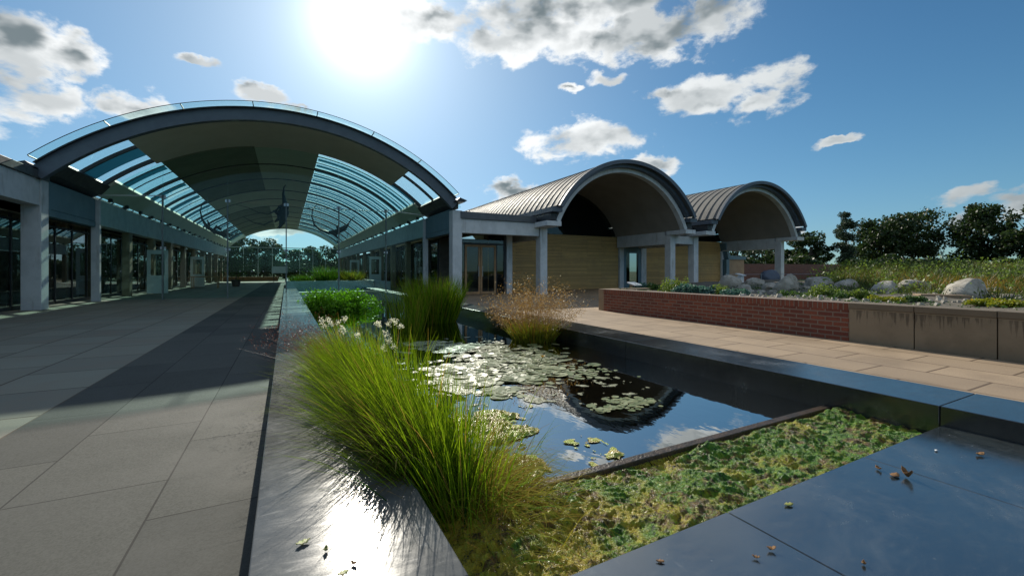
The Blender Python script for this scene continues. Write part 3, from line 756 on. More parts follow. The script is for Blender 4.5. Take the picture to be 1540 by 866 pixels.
# shrubs
def shrub(u, vb, wpx, hpx, mat, label, n=1400, leaf=.05, z=.5, flat=.2, dome=1.0, cat='shrub', name='low_shrub', loc=None, size=None, group='plants in the alpine planter', clumps=9, depth=.8):
    if loc is None:
        d = F*(CAMH-z)/(vb-408.0); x, y, _ = PD(u, d); w = wpx/F*d; h = hpx/F*d*.85
    else: x, y, z = loc; w, h = size
    parts = []
    cc = np.clip(rng.normal(size=(clumps, 3)), -1.9, 1.9)*np.array([w*.24, w*.24*depth, 0]); hh = rng.uniform(.55, 1.0, clumps)*h
    for k in range(clumps):
        m = n//clumps
        q = rng.normal(size=(m, 3)); q /= np.linalg.norm(q, axis=1, keepdims=True)
        rr = rng.uniform(.55, 1.05, m)[:, None]; q = q*rr
        q[:, 2] = np.abs(q[:, 2]*1.0)
        c = np.array([x, y, z])+cc[k]+q*np.array([w*.22, w*.22, hh[k]])
        V, Fc = leaf_quads(c, rng.uniform(.6, 1.3, m)*leaf, flat=flat)
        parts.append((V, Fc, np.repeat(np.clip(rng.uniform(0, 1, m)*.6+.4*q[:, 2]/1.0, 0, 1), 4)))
    # a few stems so nothing floats
    m = 60; bs = np.array([x, y, z-.02])+rng.normal(size=(m, 3))*np.array([w*.12, w*.12, 0])
    ln = rng.normal(size=(m, 3))*np.array([.6, .6, .0])+np.array([0, 0, 1.0])
    V, Fc, k = blades(bs, ln, rng.uniform(.5, .95, m)*h, np.full(m, leaf*.25), .15, 3)
    parts.append((V, Fc, np.full(len(V), .15)))
    V, Fc, T = merge(parts)
    return tag(link_mesh(name, V, Fc, mat, tint=T, origin=(x, y, z)), label, cat, group)
SH = [(962, 437, 34, 14, 'kale', 'blue-green leafy plant beside the information lectern'),
      (990, 438, 36, 16, 'grn', 'dark green low plant between the lectern plant and the tall lime shrub'),
      (1012, 440, 42, 30, 'euph', 'tallest lime-green shrub spilling over the brick wall'),
      (1038, 442, 40, 19, 'kale', 'blue-green kale-like plant right of the tall lime shrub'),
      (1062, 443, 34, 17, 'kale', 'blue-green leafy plant in the middle of the brick planter row'),
      (1082, 443, 34, 20, 'euph', 'olive-green feathery plant before the flat-topped boulder'),
      (1104, 445, 40, 13, 'kale', 'lowest blue-green plant ending the leafy row'),
      (1186, 447, 46, 14, 'grn', 'speckled green plant below the large egg-shaped boulder'),
      (1234, 449, 54, 27, 'euph', 'broad bright green shrub before the rounded grey boulder'),
      (1266, 451, 44, 16, 'grn', 'mid green low plant between two bright green shrubs'),
      (1292, 451, 52, 21, 'euph', 'yellow-green shrub behind the corner of brick and concrete walls'),
      (1334, 453, 46, 11, 'yellowg', 'low yellow cushion plant below the sloping sandy boulder'),
      (1362, 452, 36, 9, 'grn', 'thin grey-green cushion plant behind the first concrete panel'),
      (1480, 458, 44, 13, 'yellowg', 'yellow cushion plant under the biggest boulder'),
      (1516, 460, 56, 14, 'yellowg', 'yellow-green cushion plant at the right edge of the photo'),
      (1404, 446, 22, 10, 'grn', 'wispy green tuft beside the dark grey peaked boulder')]
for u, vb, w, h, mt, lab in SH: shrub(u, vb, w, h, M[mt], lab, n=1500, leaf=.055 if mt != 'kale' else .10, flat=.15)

# far garden wall, cable fence, small outbuilding
a = PD(1070, 36); c = PD(1262, 40)
def wall_seg(name, a, c, th, z0, z1, mat, label, cat):
    a = np.array(a[:2]); c = np.array(c[:2]); d = (c-a)/np.linalg.norm(c-a); n = np.array([-d[1], d[0]])*th
    pts = [tuple(a), tuple(c), tuple(c+n), tuple(a+n)]
    return tag(MB().poly(pts, z0, z1).build(name, mat), label, cat)
wall_seg('garden_wall', a, c, .3, 0, 1.75, M['brickx'], 'dark red brick garden wall far behind the farther pavilion', 'wall')
t = thing('cable_fence', 'thin single-wire fence behind the boulders', 'fence', PD(1150, 21, 0))
a = np.array(PD(1092, 20)); c = np.array(PD(1262, 27)); MB().tube([a+(0, 0, .95), c+(0, 0, .95)], .009, 6).build('wire', M['chrome'], t)
for k in np.linspace(0, 1, 5):
    q = a+(c-a)*k; MB().tube([q, q+(0, 0, 1.0)], .018, 6).build('post', M['chrome'], t)
t = thing('outbuilding', 'small tan outbuilding with blue roof seen under the farther vault', 'building', PD(1108, 33, 0))
x, y, _ = PD(1108, 33)
MB().box(x-.9, x+.9, y, y+2.2, 0, 2.0).build('wall', M['tan'], t)
MB().prism([(x-1.1, 2.0), (x+1.0, 2.0), (x+1.0, 2.25), (x-.9, 2.3), (x-1.35, 3.2), (x-1.5, 3.2)], y-.1, y+2.3).build('roof', M['panel'], t)
MB().box(x-1.3, x-.95, y-.06, y+.3, 0, 2.0).build('corner_post', M['panel'], t)

# ================================================================== INSIDE THE HALL
b = MB(); b.box(.0, .08, 25.95, 40, -.0, .57).box(4.5, 4.58, 25.95, 40, 0, .57).box(.08, 4.5, 25.95, 26.03, 0, .57).box(.08, 4.5, 39.92, 40, 0, .57)
pb = b.build('raised_planter_box', M['slatep'], origin=(2.3, 33, 0)); tag(pb, 'black slate raised planter box inside the glazed hall', 'planter')
MB().box(.08, 4.5, 26.03, 39.92, .3, .46).build('soil', M['gravel'], pb)
MB().box(4.6, 5.5, 25.95, 40, 0.004, .50).build('bench_ledge', M['concrete'], pb)
def tallgrass(name, loc, n, h, spread, mat, label, cat='grass', w=.012, lean=.35, group=None, droop=.3, sy=1.0, bias=(0, 0), segs=4, hr=.55):
    x, y, z = loc
    rad = np.sqrt(rng.uniform(0, 1, n)); th = rng.uniform(0, 2*math.pi, n)
    ox = rad*np.cos(th); oy = rad*np.sin(th)
    bs = np.stack([x+ox*spread, y+oy*spread*sy, np.full(n, z)], 1)
    ln = np.stack([ox*lean+rng.normal(0, lean*.35, n)+bias[0], oy*lean+rng.normal(0, lean*.35, n)+bias[1], np.ones(n)], 1)
    V, Fc, k = blades(bs, ln, rng.uniform(hr, 1, n)*h, np.full(n, w)*rng.uniform(.6, 1.2, n), rng.uniform(0, 1, n)*droop, segs)
    T = np.repeat(rng.uniform(0, 1, n), k)
    return tag(link_mesh(name, V, Fc, mat, tint=T, origin=loc), label, cat, group)
for x, y, h, lab in ((.8, 27, .55, 'short grassy plant at the left corner of the indoor planter box'), (2.2, 29, 1.2, 'tall arching grass in the middle of the indoor planter box'), (3.6, 28, .9, 'yellowish grass clump at the right of the indoor planter box')):
    tallgrass('planter_grass', (x, y, .46), 500, h, .55, M['reed' if x < 3 else 'yellowg'], lab, 'plant', .03, .5)
for x, y, lab in ((1.4, 31, 'rounded leafy plant deep in the indoor planter box'), (3.8, 33, 'broad leafy plant far right in the indoor planter box')):
    shrub(0, 0, 0, 0, M['grn'], lab, 700, .14, loc=(x, y, .46), size=(1.8, .9), name='leafy_plant', cat='plant', group=None)
b = MB(); b.box(-6.0, -.8, 55, 55.5, 0, .5); tag(b.build('terracotta_bench_wall', M['terracotta']), 'low orange bench wall at the far left of the hall', 'bench wall')
t = thing('display_board', 'grey upright display board at the far end of the hall', 'sign', (-.6, 50, 0))
MB().box(-1.3, .1, 50, 50.05, .9, 1.6).build('board', M['white'], t); 
for xx in (-1.15, -.1): MB().box(xx, xx+.06, 50.0, 50.06, 0, .9).build('leg', M['dark'], t)
t = thing('timber_table', 'brown timber table near the left wall inside the hall', 'table', (-4.6, 34, 0))
MB().box(-5.4, -3.9, 33.6, 34.4, .72, .78).build('tabletop', M['timber'], t)
for xx in (-5.35, -4.0):
    for yy in (33.65, 34.3): MB().box(xx, xx+.06, yy, yy+.06, 0, .72).build('leg', M['timber'], t)
t = thing('potted_tree', 'dark potted tree beside the second glass post', 'plant', (-3.2, 36.5, 0))
MB().lathe(-3.2, 36.5, [(.22, 0), (.3, .45), (.32, .5), (.27, .5), (.25, .42)], 16).build('pot', M['dark'], t)
c = np.array([-3.2, 36.5, 1.5])+rng.normal(size=(900, 3))*np.array([.42, .42, .38])
V, Fc = leaf_quads(c, rng.uniform(.1, .2, 900)); link_mesh('foliage', V, Fc, M['grn'], t, tint=np.repeat(rng.uniform(0, 1, 900), 4))
MB().tube([(-3.2, 36.5, .42), (-3.17, 36.5, 1.0), (-3.2, 36.5, 1.6)], [.035, .03, .015], 6).build('trunk', M['bark'], t)

# hanging sculptures (rootlike bronze seeds on wires)
def hang(u0, pts_px, d, rads, label, extra=()):
    ctr = PD(u0, d, 0); allp = [(PD(u, d)[0], PD(u, d)[1], CAMH+(408-v)/F*d) for u, v in pts_px]
    t = thing('hanging_sculpture', label, 'sculpture', allp[0], 'hanging sculptures in the hall')
    MB().tube(allp, [q*1.5 for q in rads], 8).build('main_stem', M['bronze'], t, smooth=True)
    for ex in extra:
        q = [(PD(u, d)[0]+random.uniform(-.1, .1), PD(u, d)[1]+random.uniform(-.15, .15), CAMH+(408-v)/F*d) for u, v, r in ex]
        MB().tube(q, [r*1.5 for _, _, r in ex], 7).build('tendril', M['bronze'], t, smooth=True)
    for i in (0, len(allp)//2):
        x, y, z = allp[i]; top = ZC+8.6*math.cos(math.asin(min(.99, abs(x)/8.6)))
        MB().tube([(x, y, z), (x, y, top)], .006, 5).build('wire', M['chrome'], t)
hang(428, [(431, 276), (427, 282), (426, 292), (428, 305), (428, 320), (424, 335), (420, 344)], 27, [.015, .03, .05, .09, .17, .12, .02],
     'dark twisted hanging sculpture with a tall curved horn at the centre of the hall',
     [[(428, 308, .05), (420, 311, .08), (416, 318, .09), (418, 325, .05)], [(427, 314, .09), (421, 320, .09), (417, 328, .06), (413, 333, .02)],
      [(426, 322, .08), (420, 328, .07), (415, 335, .02)], [(427, 326, .06), (424, 338, .03), (416, 343, .02)], [(430, 302, .05), (431, 312, .08), (430, 322, .05)], [(414, 318, .03), (402, 322, .02), (388, 320, .015), (372, 312, .01), (355, 308, .008)], [(413, 332, .03), (398, 338, .03), (380, 335, .02), (365, 326, .01)]])
hang(325, [(311, 301), (304, 306), (301, 317), (304, 330), (312, 342), (324, 349), (338, 353), (350, 354)], 24.5, [.012, .02, .025, .035, .06, .08, .07, .02],
     'dark hooked hanging sculpture near the left post of the hall',
     [[(322, 347, .05), (326, 341, .06), (331, 345, .05)], [(316, 343, .03), (312, 337, .04), (309, 331, .02)], [(330, 350, .05), (341, 349, .03), (352, 345, .01)]])
hang(500, [(476, 308), (470, 315), (469, 326), (473, 338), (482, 346), (494, 350), (506, 349), (518, 343), (525, 336)], 24.5, [.012, .02, .025, .03, .045, .06, .11, .10, .02],
     'dark sickle-shaped hanging sculpture near the right post of the hall',
     [[(505, 349, .06), (507, 355, .05), (508, 360, .01)], [(508, 347, .05), (509, 341, .05), (512, 337, .02)], [(521, 341, .03), (528, 330, .02), (534, 326, .01)], [(523, 350, .012), (521, 360, .012), (515, 365, .015), (509, 363, .012)]])

# ================================================================== POND PLANTS
GG = 'rush clumps along the pond ledge'
def rushes(loc, n, h, label, lean=(-.35, .1), spread=(.14, .22), mat='lime', w=.0075, droop=.26, sd=.17, mixdry=.05, cat='grass', group=GG):
    x, y, z = loc
    bs = np.stack([x+rng.normal(0, spread[0], n), y+rng.normal(0, spread[1], n), np.full(n, z)+rng.uniform(-.02, .02, n)], 1)
    bs[:, 0] = np.maximum(bs[:, 0], XR1+.015)
    dx = (bs[:, 0]-x)/spread[0]; dy = (bs[:, 1]-y)/spread[1]
    ln = np.stack([lean[0]+dx*sd*.7+rng.normal(0, sd, n), lean[1]+dy*sd*.55+rng.normal(0, sd*.8, n), np.ones(n)], 1)
    L = h*rng.uniform(.55, 1.08, n)
    out = np.hypot(ln[:, 0], ln[:, 1])
    V, Fc, k = blades(bs, ln, L, w*rng.uniform(.5, 1.3, n), rng.uniform(.0, 1.0, n)*droop+out*.3, 6)
    tv = np.clip(rng.normal(.48, .30, n), 0, .8); tv[rng.uniform(size=n) < mixdry] = 1.0
    return tag(link_mesh('rush_clump', V, Fc, M[mat], tint=np.repeat(tv, k), origin=loc), label, cat, group)
rushes((.68, 2.05, -.1), 2300, .74, 'nearest and tallest lime-green rush clump, leaning over the slate ledge', (-.20, .14), (.065, .12))
rushes((.63, 2.50, -.1), 2400, .84, 'second rush clump along the ledge, behind the nearest one', (-.30, .16), (.07, .16))
rushes((.62, 3.2, -.1), 2300, .84, 'third rush clump along the ledge, under the white cotton heads', (-.34, .14), (.08, .2))
rushes((.62, 3.9, -.1), 2000, .80, 'fourth rush clump along the ledge, tipped with red-brown stems', (-.36, .12), (.08, .22))
rushes((.60, 4.7, -.1), 1200, .74, 'farthest rush clump along the ledge, thin and yellowish', (-.36, .05), (.08, .22), mixdry=.35)
M['thatch2'] = foliage('arching_blade', (.06, .08, .015), (.20, .20, .04), (.3, .2, .05), .15, .9, .05)
# long fine blades sprawling over the ledge
for (x, y, n, lab) in ((.56, 2.7, 60, 'sprawling fine blades arching far over the ledge from the second clump'), (.56, 3.6, 40, 'sprawling fine blades arching over the ledge from the third clump')):
    bs = np.stack([np.full(n, x)+rng.uniform(-.04, .1, n), y+rng.normal(0, .28, n), np.full(n, -.02)], 1)
    ln = np.stack([rng.uniform(-1.5, -.5, n), rng.normal(-.1, .45, n), np.ones(n)], 1)
    V, Fc, k = blades(bs, ln, rng.uniform(.45, .85, n), np.full(n, .0035), rng.uniform(.25, .75, n), 7)
    V[:, 2] = np.where((V[:, 0] > XR0) & (V[:, 0] < XR1) & (V[:, 2] < .205), .206, V[:, 2])
    tag(link_mesh('arching_grass', V, Fc, M['thatch2'], tint=np.repeat(rng.uniform(.2, .95, n), k), origin=(x, y, 0)), lab, 'grass')
# dense thatch at the foot of the clumps, partly lying on the ledge
n = 15000
bs = np.stack([.34+.5*rng.beta(2.2, 2.2, n), 1.9+2.4*rng.beta(1.3, 2.2, n), np.full(n, .0)], 1)
bs[:, 2] = np.where(bs[:, 0] < XR1+.01, .2, -.04)
ln = np.stack([rng.normal(-.15, .3, n), rng.normal(-.1, .3, n), np.ones(n)], 1)
V, Fc, k = blades(bs, ln, rng.uniform(.12, .38, n), np.full(n, .007), rng.uniform(.2, .9, n), 5)
V[:, 2] = np.where((V[:, 0] > XR0) & (V[:, 0] < XR1+.005) & (V[:, 2] < .203), .204, V[:, 2])
M['thatch'] = foliage('old_thatch', (.05, .06, .012), (.16, .14, .03), (.3, .2, .05), .15, .9, .05)
tag(link_mesh('thatch', V, Fc, M['thatch'], tint=np.repeat(rng.uniform(0, .9, n), k), origin=(.6, 3, 0)), 'dark old thatch matted under the rush clumps at the ledge edge', 'grass', kind='stuff')
# brown tangled grass at the near water edge
def tangle(loc, n, label):
    x, y, z = loc
    bs = np.stack([x+rng.normal(0, .13, n), y+rng.normal(0, .16, n), np.full(n, z)], 1); bs[:, 0] = np.maximum(bs[:, 0], XR1+.02)
    ln = np.stack([rng.normal(.35, .5, n), rng.normal(-.35, .45, n), np.ones(n)*.8], 1)
    V, Fc, k = blades(bs, ln, rng.uniform(.18, .46, n), np.full(n, .0058), rng.uniform(.4, 1.15, n), 6)
    V[:, 2] = np.maximum(V[:, 2], WZ+.0)
    tag(link_mesh('tangled_grass', V, Fc, M['drygrass'], tint=np.repeat(rng.uniform(0, 1, n), k), origin=loc), label, 'grass')
tangle((.86, 2.0, -.08), 1300, 'tangle of russet dry grass drooping at the weir corner')
tangle((1.0, 2.35, -.08), 350, 'sparse russet grass floating beside the nearest rush clump')
rushes((1.12, 2.45, -.1), 90, .42, 'sparse thin green shoots standing in open water right of the rushes', (.25, .1), (.12, .12), 'reed', .004, .3, .3, 0, group=None)
# dark root mass under the tuft
# cotton heads and red stems
t = thing('cotton_grass', 'white fluffy cotton heads on stems among the rushes', 'plant', (.6, 3.3, 0))
heads = []
for u, v in [(484, 482), (492, 484), (500, 480), (508, 486), (514, 493), (519, 497), (486, 491), (540, 497), (566, 487), (571, 490), (568, 494), (590, 486), (597, 483), (602, 488), (586, 492), (580, 495), (588, 512), (583, 516), (591, 514), (577, 516), (518, 475)]:
    heads.append(PD(u+random.uniform(-2, 2), random.uniform(3.1, 3.7)))
    heads[-1] = (heads[-1][0], heads[-1][1], CAMH+(408-v)/F*3.4)
cs = np.concatenate([np.array(h)+rng.normal(size=(46, 3))*.011 for h in heads])
V, Fc = leaf_quads(cs, rng.uniform(.008, .02, len(cs)), asp=.5); link_mesh('cotton_head', V, Fc, M['cotton'], t, tint=np.repeat(rng.uniform(0, 1, len(cs)), 4))
b = MB()
for h in heads: b.tube([(max(.56, h[0]*.5+.35), h[1]-.05, -.05), (h[0]*.7+.18, h[1], h[2]*.6), h], .0018, 4)
b.build('stems', M['stem'], t)
n = 260; hs = np.stack([rng.normal(.12, .16, n), rng.normal(4.3, .35, n), rng.normal(.52, .08, n)], 1)
b1 = np.stack([np.full(n, .6)+rng.normal(0, .05, n), hs[:, 1]+rng.normal(0, .05, n), np.full(n, -.05)], 1)
dv = hs-b1; L = np.linalg.norm(dv, axis=1)
V, Fc, k = blades(b1, dv, L, np.full(n, .004), .1, 5)
c = np.repeat(hs, 8, 0)+rng.normal(size=(n*8, 3))*.018; V2, F2 = leaf_quads(c, .011)
V, Fc, T = merge([(V, Fc, np.full(len(V), .3)), (V2, F2, np.repeat(rng.uniform(0, .6, n*8), 4))])
M['redseed'] = foliage('red_seed', (.16, .035, .02), (.30, .12, .06), (.5, .4, .25), .3)
tag(link_mesh('red_seed_grass', V, Fc, M['redseed'], tint=T, origin=(.5, 4.3, 0)), 'red-brown seed heads spraying left above the farthest rushes', 'grass')

# leafy bush in mid pond, reeds
def shoot_bush(loc, w, h, label):
    shrub(0, 0, 0, 0, M['bush'], label, 10000, .085, loc=loc, size=(w, h), name='water_plant', cat='plant', group=None, clumps=30, flat=.35, depth=1.2)
shoot_bush((1.42, 13.9, WZ), 1.75, .66, 'bright green leafy water plant mound standing in the pond')
tallgrass('reed_bed', (3.0, 9.5, WZ), 2000, 1.2, .50, M['lime'], 'large dark green reed bed in the middle of the pond', 'reeds', .018, .30, droop=.25, sy=.9, hr=.5)
tallgrass('reed_clump', (2.08, 8.3, WZ), 300, 1.1, .32, M['lime'], 'sparser bright reed clump left of the large reed bed', 'reeds', .010, .22, droop=.2, hr=.5)
# russet seed-haze plant by the kerb
px, py = 3.68, 6.2
tf = tallgrass('iris_clump', (px, py, WZ), 750, .45, .36, M['yellowg'], 'yellow-green strappy clump at the foot of the russet seed haze', 'plant', .022, .5, droop=.35, hr=.45)
n = 480; th = rng.uniform(0, 2*math.pi, n); lean = rng.uniform(.05, 1.6, n)
bs = np.stack([px+.2*np.cos(th)*rng.uniform(0, 1, n), py+.2*np.sin(th)*rng.uniform(0, 1, n), np.full(n, WZ)], 1)
ln = np.stack([np.cos(th)*lean, np.sin(th)*lean, np.ones(n)], 1)
L = rng.uniform(.6, 1.15, n); V, Fc, k = blades(bs, ln, L, np.full(n, .0045), .12, 5)
parts = [(V, Fc, np.full(len(V), .1))]
lnn = ln/np.linalg.norm(ln, axis=1, keepdims=True)
for q in range(22):
    tt = rng.uniform(.5, 1.0, n)[:, None]
    c = bs+lnn*(L[:, None]*(.15+.85*tt))+rng.normal(size=(n, 3))*.045
    V2, F2 = leaf_quads(c, rng.uniform(.010, .030, n)); parts.append((V2, F2, np.repeat(rng.uniform(0, .93, n)**1.0+(rng.uniform(size=n) < .08)*.1, 4)))
for q in range(3):
    c = bs+lnn*(L[:, None]*rng.uniform(.5, .85, n)[:, None]); d2 = rng.normal(size=(n, 3))+lnn*1.5
    V3, F3, k3 = blades(c, d2, rng.uniform(.08, .2, n), np.full(n, .0022), .1, 2); parts.append((V3, F3, np.full(len(V3), .25)))
V, Fc, T = merge(parts)
tag(link_mesh('seed_haze_grass', V, Fc, M['fluff'], tint=np.clip(T, 0, 1), origin=(px, py, WZ)), 'airy russet cloud of seed heads beside the right kerb', 'grass')

# lily pads: each patch is one plant, pads part of its foliage
def lilies(name, pts, n, label, r=(.03, .075), jitter=.12, cup=.15, mat='pad', tl=(0, 1), zoff=.004):
    vs = []; fs = []; T = []; w = [p[2] for p in pts]
    for i in range(n):
        u, v, s = random.choices(pts, w)[0]
        x, y, _ = P(u+random.gauss(0, s), v+random.gauss(0, s*.22), WZ)
        if not (XR1+.05 < x < KX0-.05) or y < 2.0: continue
        rr = random.uniform(*r); a0 = random.uniform(0, 6.28); b0 = len(vs); k = 12; tilt = (random.gauss(0, .05), random.gauss(0, .05)); z0 = WZ+zoff+random.uniform(0, .008)
        tt = random.uniform(*tl); up = cup*rr*random.uniform(-.2, 1)
        vs.append((x, y, z0)); T.append(tt)
        for j in range(k):
            a = a0+(j/(k-1))*(2*math.pi-.35); q = rr*(1+random.uniform(-.06, .06))
            dx, dy = q*math.cos(a), q*math.sin(a)
            vs.append((x+dx, y+dy, max(WZ+.002, z0+dx*tilt[0]+dy*tilt[1]+up*random.uniform(.3, 1)))); T.append(tt)
        for j in range(k-1): fs.append((b0, b0+1+j, b0+2+j))
    return tag(link_mesh(name, vs, fs, M[mat], tint=T), label, 'water lily', None, 'stuff')
lilies('water_lily', [(640, 519, 14), (670, 521, 16), (700, 524, 16), (735, 524, 14)], 420, 'long pale drift of lily leaves nearest the reeds', (.03, .07))
lilies('water_lily', [(770, 535, 34), (745, 545, 34), (720, 560, 34), (800, 545, 26), (690, 575, 24), (760, 568, 26), (690, 560, 20), (820, 560, 18)], 900, 'widest raft of grey-green lily pads in the middle of the pond', (.035, .095), cup=.2)
lilies('water_lily', [(745, 590, 14), (760, 592, 12)], 40, 'small isolated cluster of lily pads on blue reflection', (.04, .08))
lilies('water_lily', [(940, 607, 18), (960, 604, 16), (915, 616, 12)], 150, 'lily leaves floating on the dark pavilion reflection', (.012, .04))
lilies('water_lily', [(860, 562, 30), (890, 560, 14)], 90, 'thin scattered line of lily leaves trailing right towards the kerb', (.015, .04))
# yellow flower
x, y, _ = P(808, 556, WZ); t = thing('yellow_water_flower', 'single yellow flower on a bent stem above the lily pads', 'flower', (x, y, WZ))
hx, hy, _ = PD(816, F*(CAMH-WZ)/(556-408)); hz = CAMH+(408-536)/F*(F*(CAMH-WZ)/(556-408))
MB().tube([(x, y, WZ), (x+.02, y, WZ+.05), (hx, hy, hz-.01)], .003, 6).build('stem', M['stem'], t)
b = MB()
for i in range(7):
    a = i*.9; dx, dy = math.cos(a), math.sin(a)
    b.add([(hx, hy, hz-.012), (hx+dx*.018-dy*.011, hy+dy*.018+dx*.011, hz+.004), (hx+dx*.03, hy+dy*.03, hz+.016), (hx+dx*.018+dy*.011, hy+dy*.018-dx*.011, hz+.004)], [(0, 1, 2, 3)])
b.build('petals', M['yellow'], t)

# floating algae rafts near the tuft
def raft(cells, label, seed, h=.035, mat='algaey'):
    """lumpy mats: grid over the region kept where noise is high"""
    vs = []; fs = []; idx = {}; x0, x1, y0, y1, cxy = cells; st = .009
    nx, ny = int((x1-x0)/st), int((y1-y0)/st)
    def f(x, y):
        e = 0
        for (a, b_, rx, ry) in cxy: e = max(e, 1-((x-a)/rx)**2-((y-b_)/ry)**2)
        return e+.55*noise.noise(Vector((x*6, y*6, seed)))+.35*noise.noise(Vector((x*19, y*19, seed)))-.25
    H = {}
    for j in range(ny):
        for i in range(nx):
            x, y = x0+i*st, y0+j*st; H[i, j] = f(x, y)
    for (i, j), e in H.items():
        if e > 0:
            x, y = x0+i*st, y0+j*st
            idx[i, j] = len(vs); vs.append((x, y, WZ+.001+min(e, .5)*h*(1+1.2*noise.noise(Vector((x*45, y*45, 3))))+.004))
    for (i, j) in list(idx):
        q = [(i, j), (i+1, j), (i+1, j+1), (i, j+1)]
        if all(p in idx for p in q): fs.append(tuple(idx[p] for p in q))
    return tag(link_mesh('algae_raft', vs, fs, M[mat], smooth=True), label, 'algae', kind='stuff')
def algaey():
    m, t = newmat('yellow_algae'); p = wpos(t)
    n = t.noise(p, 8, 6, .7, .6); n2 = t.noise(p, 60, 4, .7)
    col = t.mix(t.ramp(n, .40, .60), (.36, .46, .03), (.42, .30, .07)); col = t.mix(t.ramp(n2, .55, .7), col, (.56, .52, .26))
    b = t.n('ShaderNodeBsdfPrincipled', {'Base Color': col, 'Roughness': .28, 'Normal': t.bump(n2, .8, .02)})
    finish(t, b.outputs[0]); return m
M['algaey'] = algaey()
def PP(u, v): return P(u, v, WZ)[:2]
cx = [PP(735, 640)+(.30, .22), PP(765, 655)+(.26, .13), PP(775, 700)+(.22, .14), PP(792, 722)+(.16, .10), PP(745, 625)+(.24, .18), PP(700, 640)+(.16, .2), PP(785, 672)+(.06, .03), PP(740, 690)+(.16, .16)]
raft((.6, 1.9, 1.97, 3.3, cx), 'yellow-green floating algae spreading from the rushes to the weir', 2.5)
if 0: cx = [PP(812, 672)+(.05, .10), PP(848, 635)+(.06, .05), PP(838, 655)+(.05, .04), PP(830, 612)+(.05, .04)]
if 0: raft((1.2, 2.2, 2.1, 3.3, cx), 'faint algae film drifting on the blue reflection', 7.5, .006)
cx = [(3.94, y_, .10, .55) for y_ in (3.2, 4.3, 5.3)]
M['scum'] = simple('brown_scum', (.20, .13, .04), (.10, .08, .03), 30, .5)
if 0: raft((3.7, 3.995, 2.7, 6.0, cx), 'thin orange-brown scum line along the right kerb', 9.5, .006, 'scum')
M['palemat'] = simple('pale_lily_mat', (.30, .31, .20), (.16, .16, .07), 18, .35, bump=.8, bscale=50)
cx = [PP(660, 521)+(.45, .16), PP(705, 526)+(.45, .16), PP(735, 545)+(.3, .35), PP(770, 552)+(.3, .35), PP(710, 566)+(.25, .3), PP(690, 585)+(.16, .25), PP(800, 540)+(.3, .25), PP(745, 560)+(.3, .3)]
raft((.6, 3.2, 3.0, 7.0, cx), 'pale ragged mat of floating leaves knitting the lily pads together', 12.5, .008, 'palemat')
cx = [PP(935, 606)+(.20, .12), PP(955, 603)+(.2, .12), PP(915, 612)+(.12, .10)]
raft((1.8, 3.2, 3.0, 4.2, cx), 'tan floating mat on the dark reflection of the pavilion', 4.5, .008, 'palemat')

# algae-covered shelf between the weir and the slab
nx, ny = 680, 128; x0, x1, y0, y1 = XR1+.003, KX0-.004, 1.235, 1.898
xs = np.linspace(x0, x1, nx); ys = np.linspace(y0, y1, ny); V = np.zeros((ny, nx, 3))
for j, y in enumerate(ys):
    for i, x in enumerate(xs):
        e = noise.noise(Vector((x*2.3, y*3.2, .3)))*.05
        rid = 1-abs(noise.noise(Vector((x*9+y*3, y*13, 4.))))*2
        e += .016*rid+.014*noise.noise(Vector((x*19, y*26, 2)))+.0065*noise.noise(Vector((x*55, y*66, 5)))+.006*noise.noise(Vector((x*120, y*120, 8)))
        edge = min(1, (y1-y)/.05+.15, (y-y0)/.03+.3)
        e = (e+.068)*max(0, edge)+ .012*max(0, 1-abs(x-1.2)/1.2)
        V[j, i] = (x, y, -.105+max(e, -.002))
ii = np.arange(ny*nx).reshape(ny, nx)
Fc = np.stack([ii[:-1, :-1], ii[:-1, 1:], ii[1:, 1:], ii[1:, :-1]], -1).reshape(-1, 4)
shelf = link_mesh('algae_shelf', V.reshape(-1, 3), Fc, M['algae'], smooth=True, origin=(2.2, 1.5, -.1))
tag(shelf, 'lumpy wet carpet of green and brown algae before the slate slab', 'algae', kind='stuff')
n = 26000
ux = rng.uniform(0, 1, n)*(nx-1); uy = rng.uniform(0.03, .97, n)*(ny-1)
c = V[uy.astype(int), ux.astype(int)]+rng.normal(size=(n, 3))*.002
dens = np.array([noise.noise(Vector((q[0]*3.5, q[1]*3.5, 7))) for q in c]); keep = dens > .08; c = c[keep]; dens = dens[keep]; n = len(c)
d = rng.normal(size=(n, 3))*np.array([1, 1, .5])+np.array([.2, -.5, .6])
V2, F2, k = blades(c, d, rng.uniform(.007, .018, n), np.full(n, .003), rng.uniform(.2, .8, n), 2)
M['moss'] = foliage('algae_frond', (.08, .20, .012), (.32, .45, .03), (.42, .28, .07), .45, .3)
tag(link_mesh('algae_fronds', V2, F2, M['moss'], tint=np.repeat(np.clip(.45+dens*.9+rng.normal(0, .18, n), 0, 1), k), origin=(2.2, 1.5, -.1)), 'short wet green fronds covering the algae carpet', 'algae', kind='stuff')
b = MB(); b.add([(XR1, 1.232, -.092), (KX0, 1.232, -.092), (KX0, 1.91, -.092), (XR1, 1.91, -.092)], [(0, 1, 2, 3)])
tag(b.build('shelf_water', M['water']), 'shallow film of water lying among the algae', 'water', kind='structure')

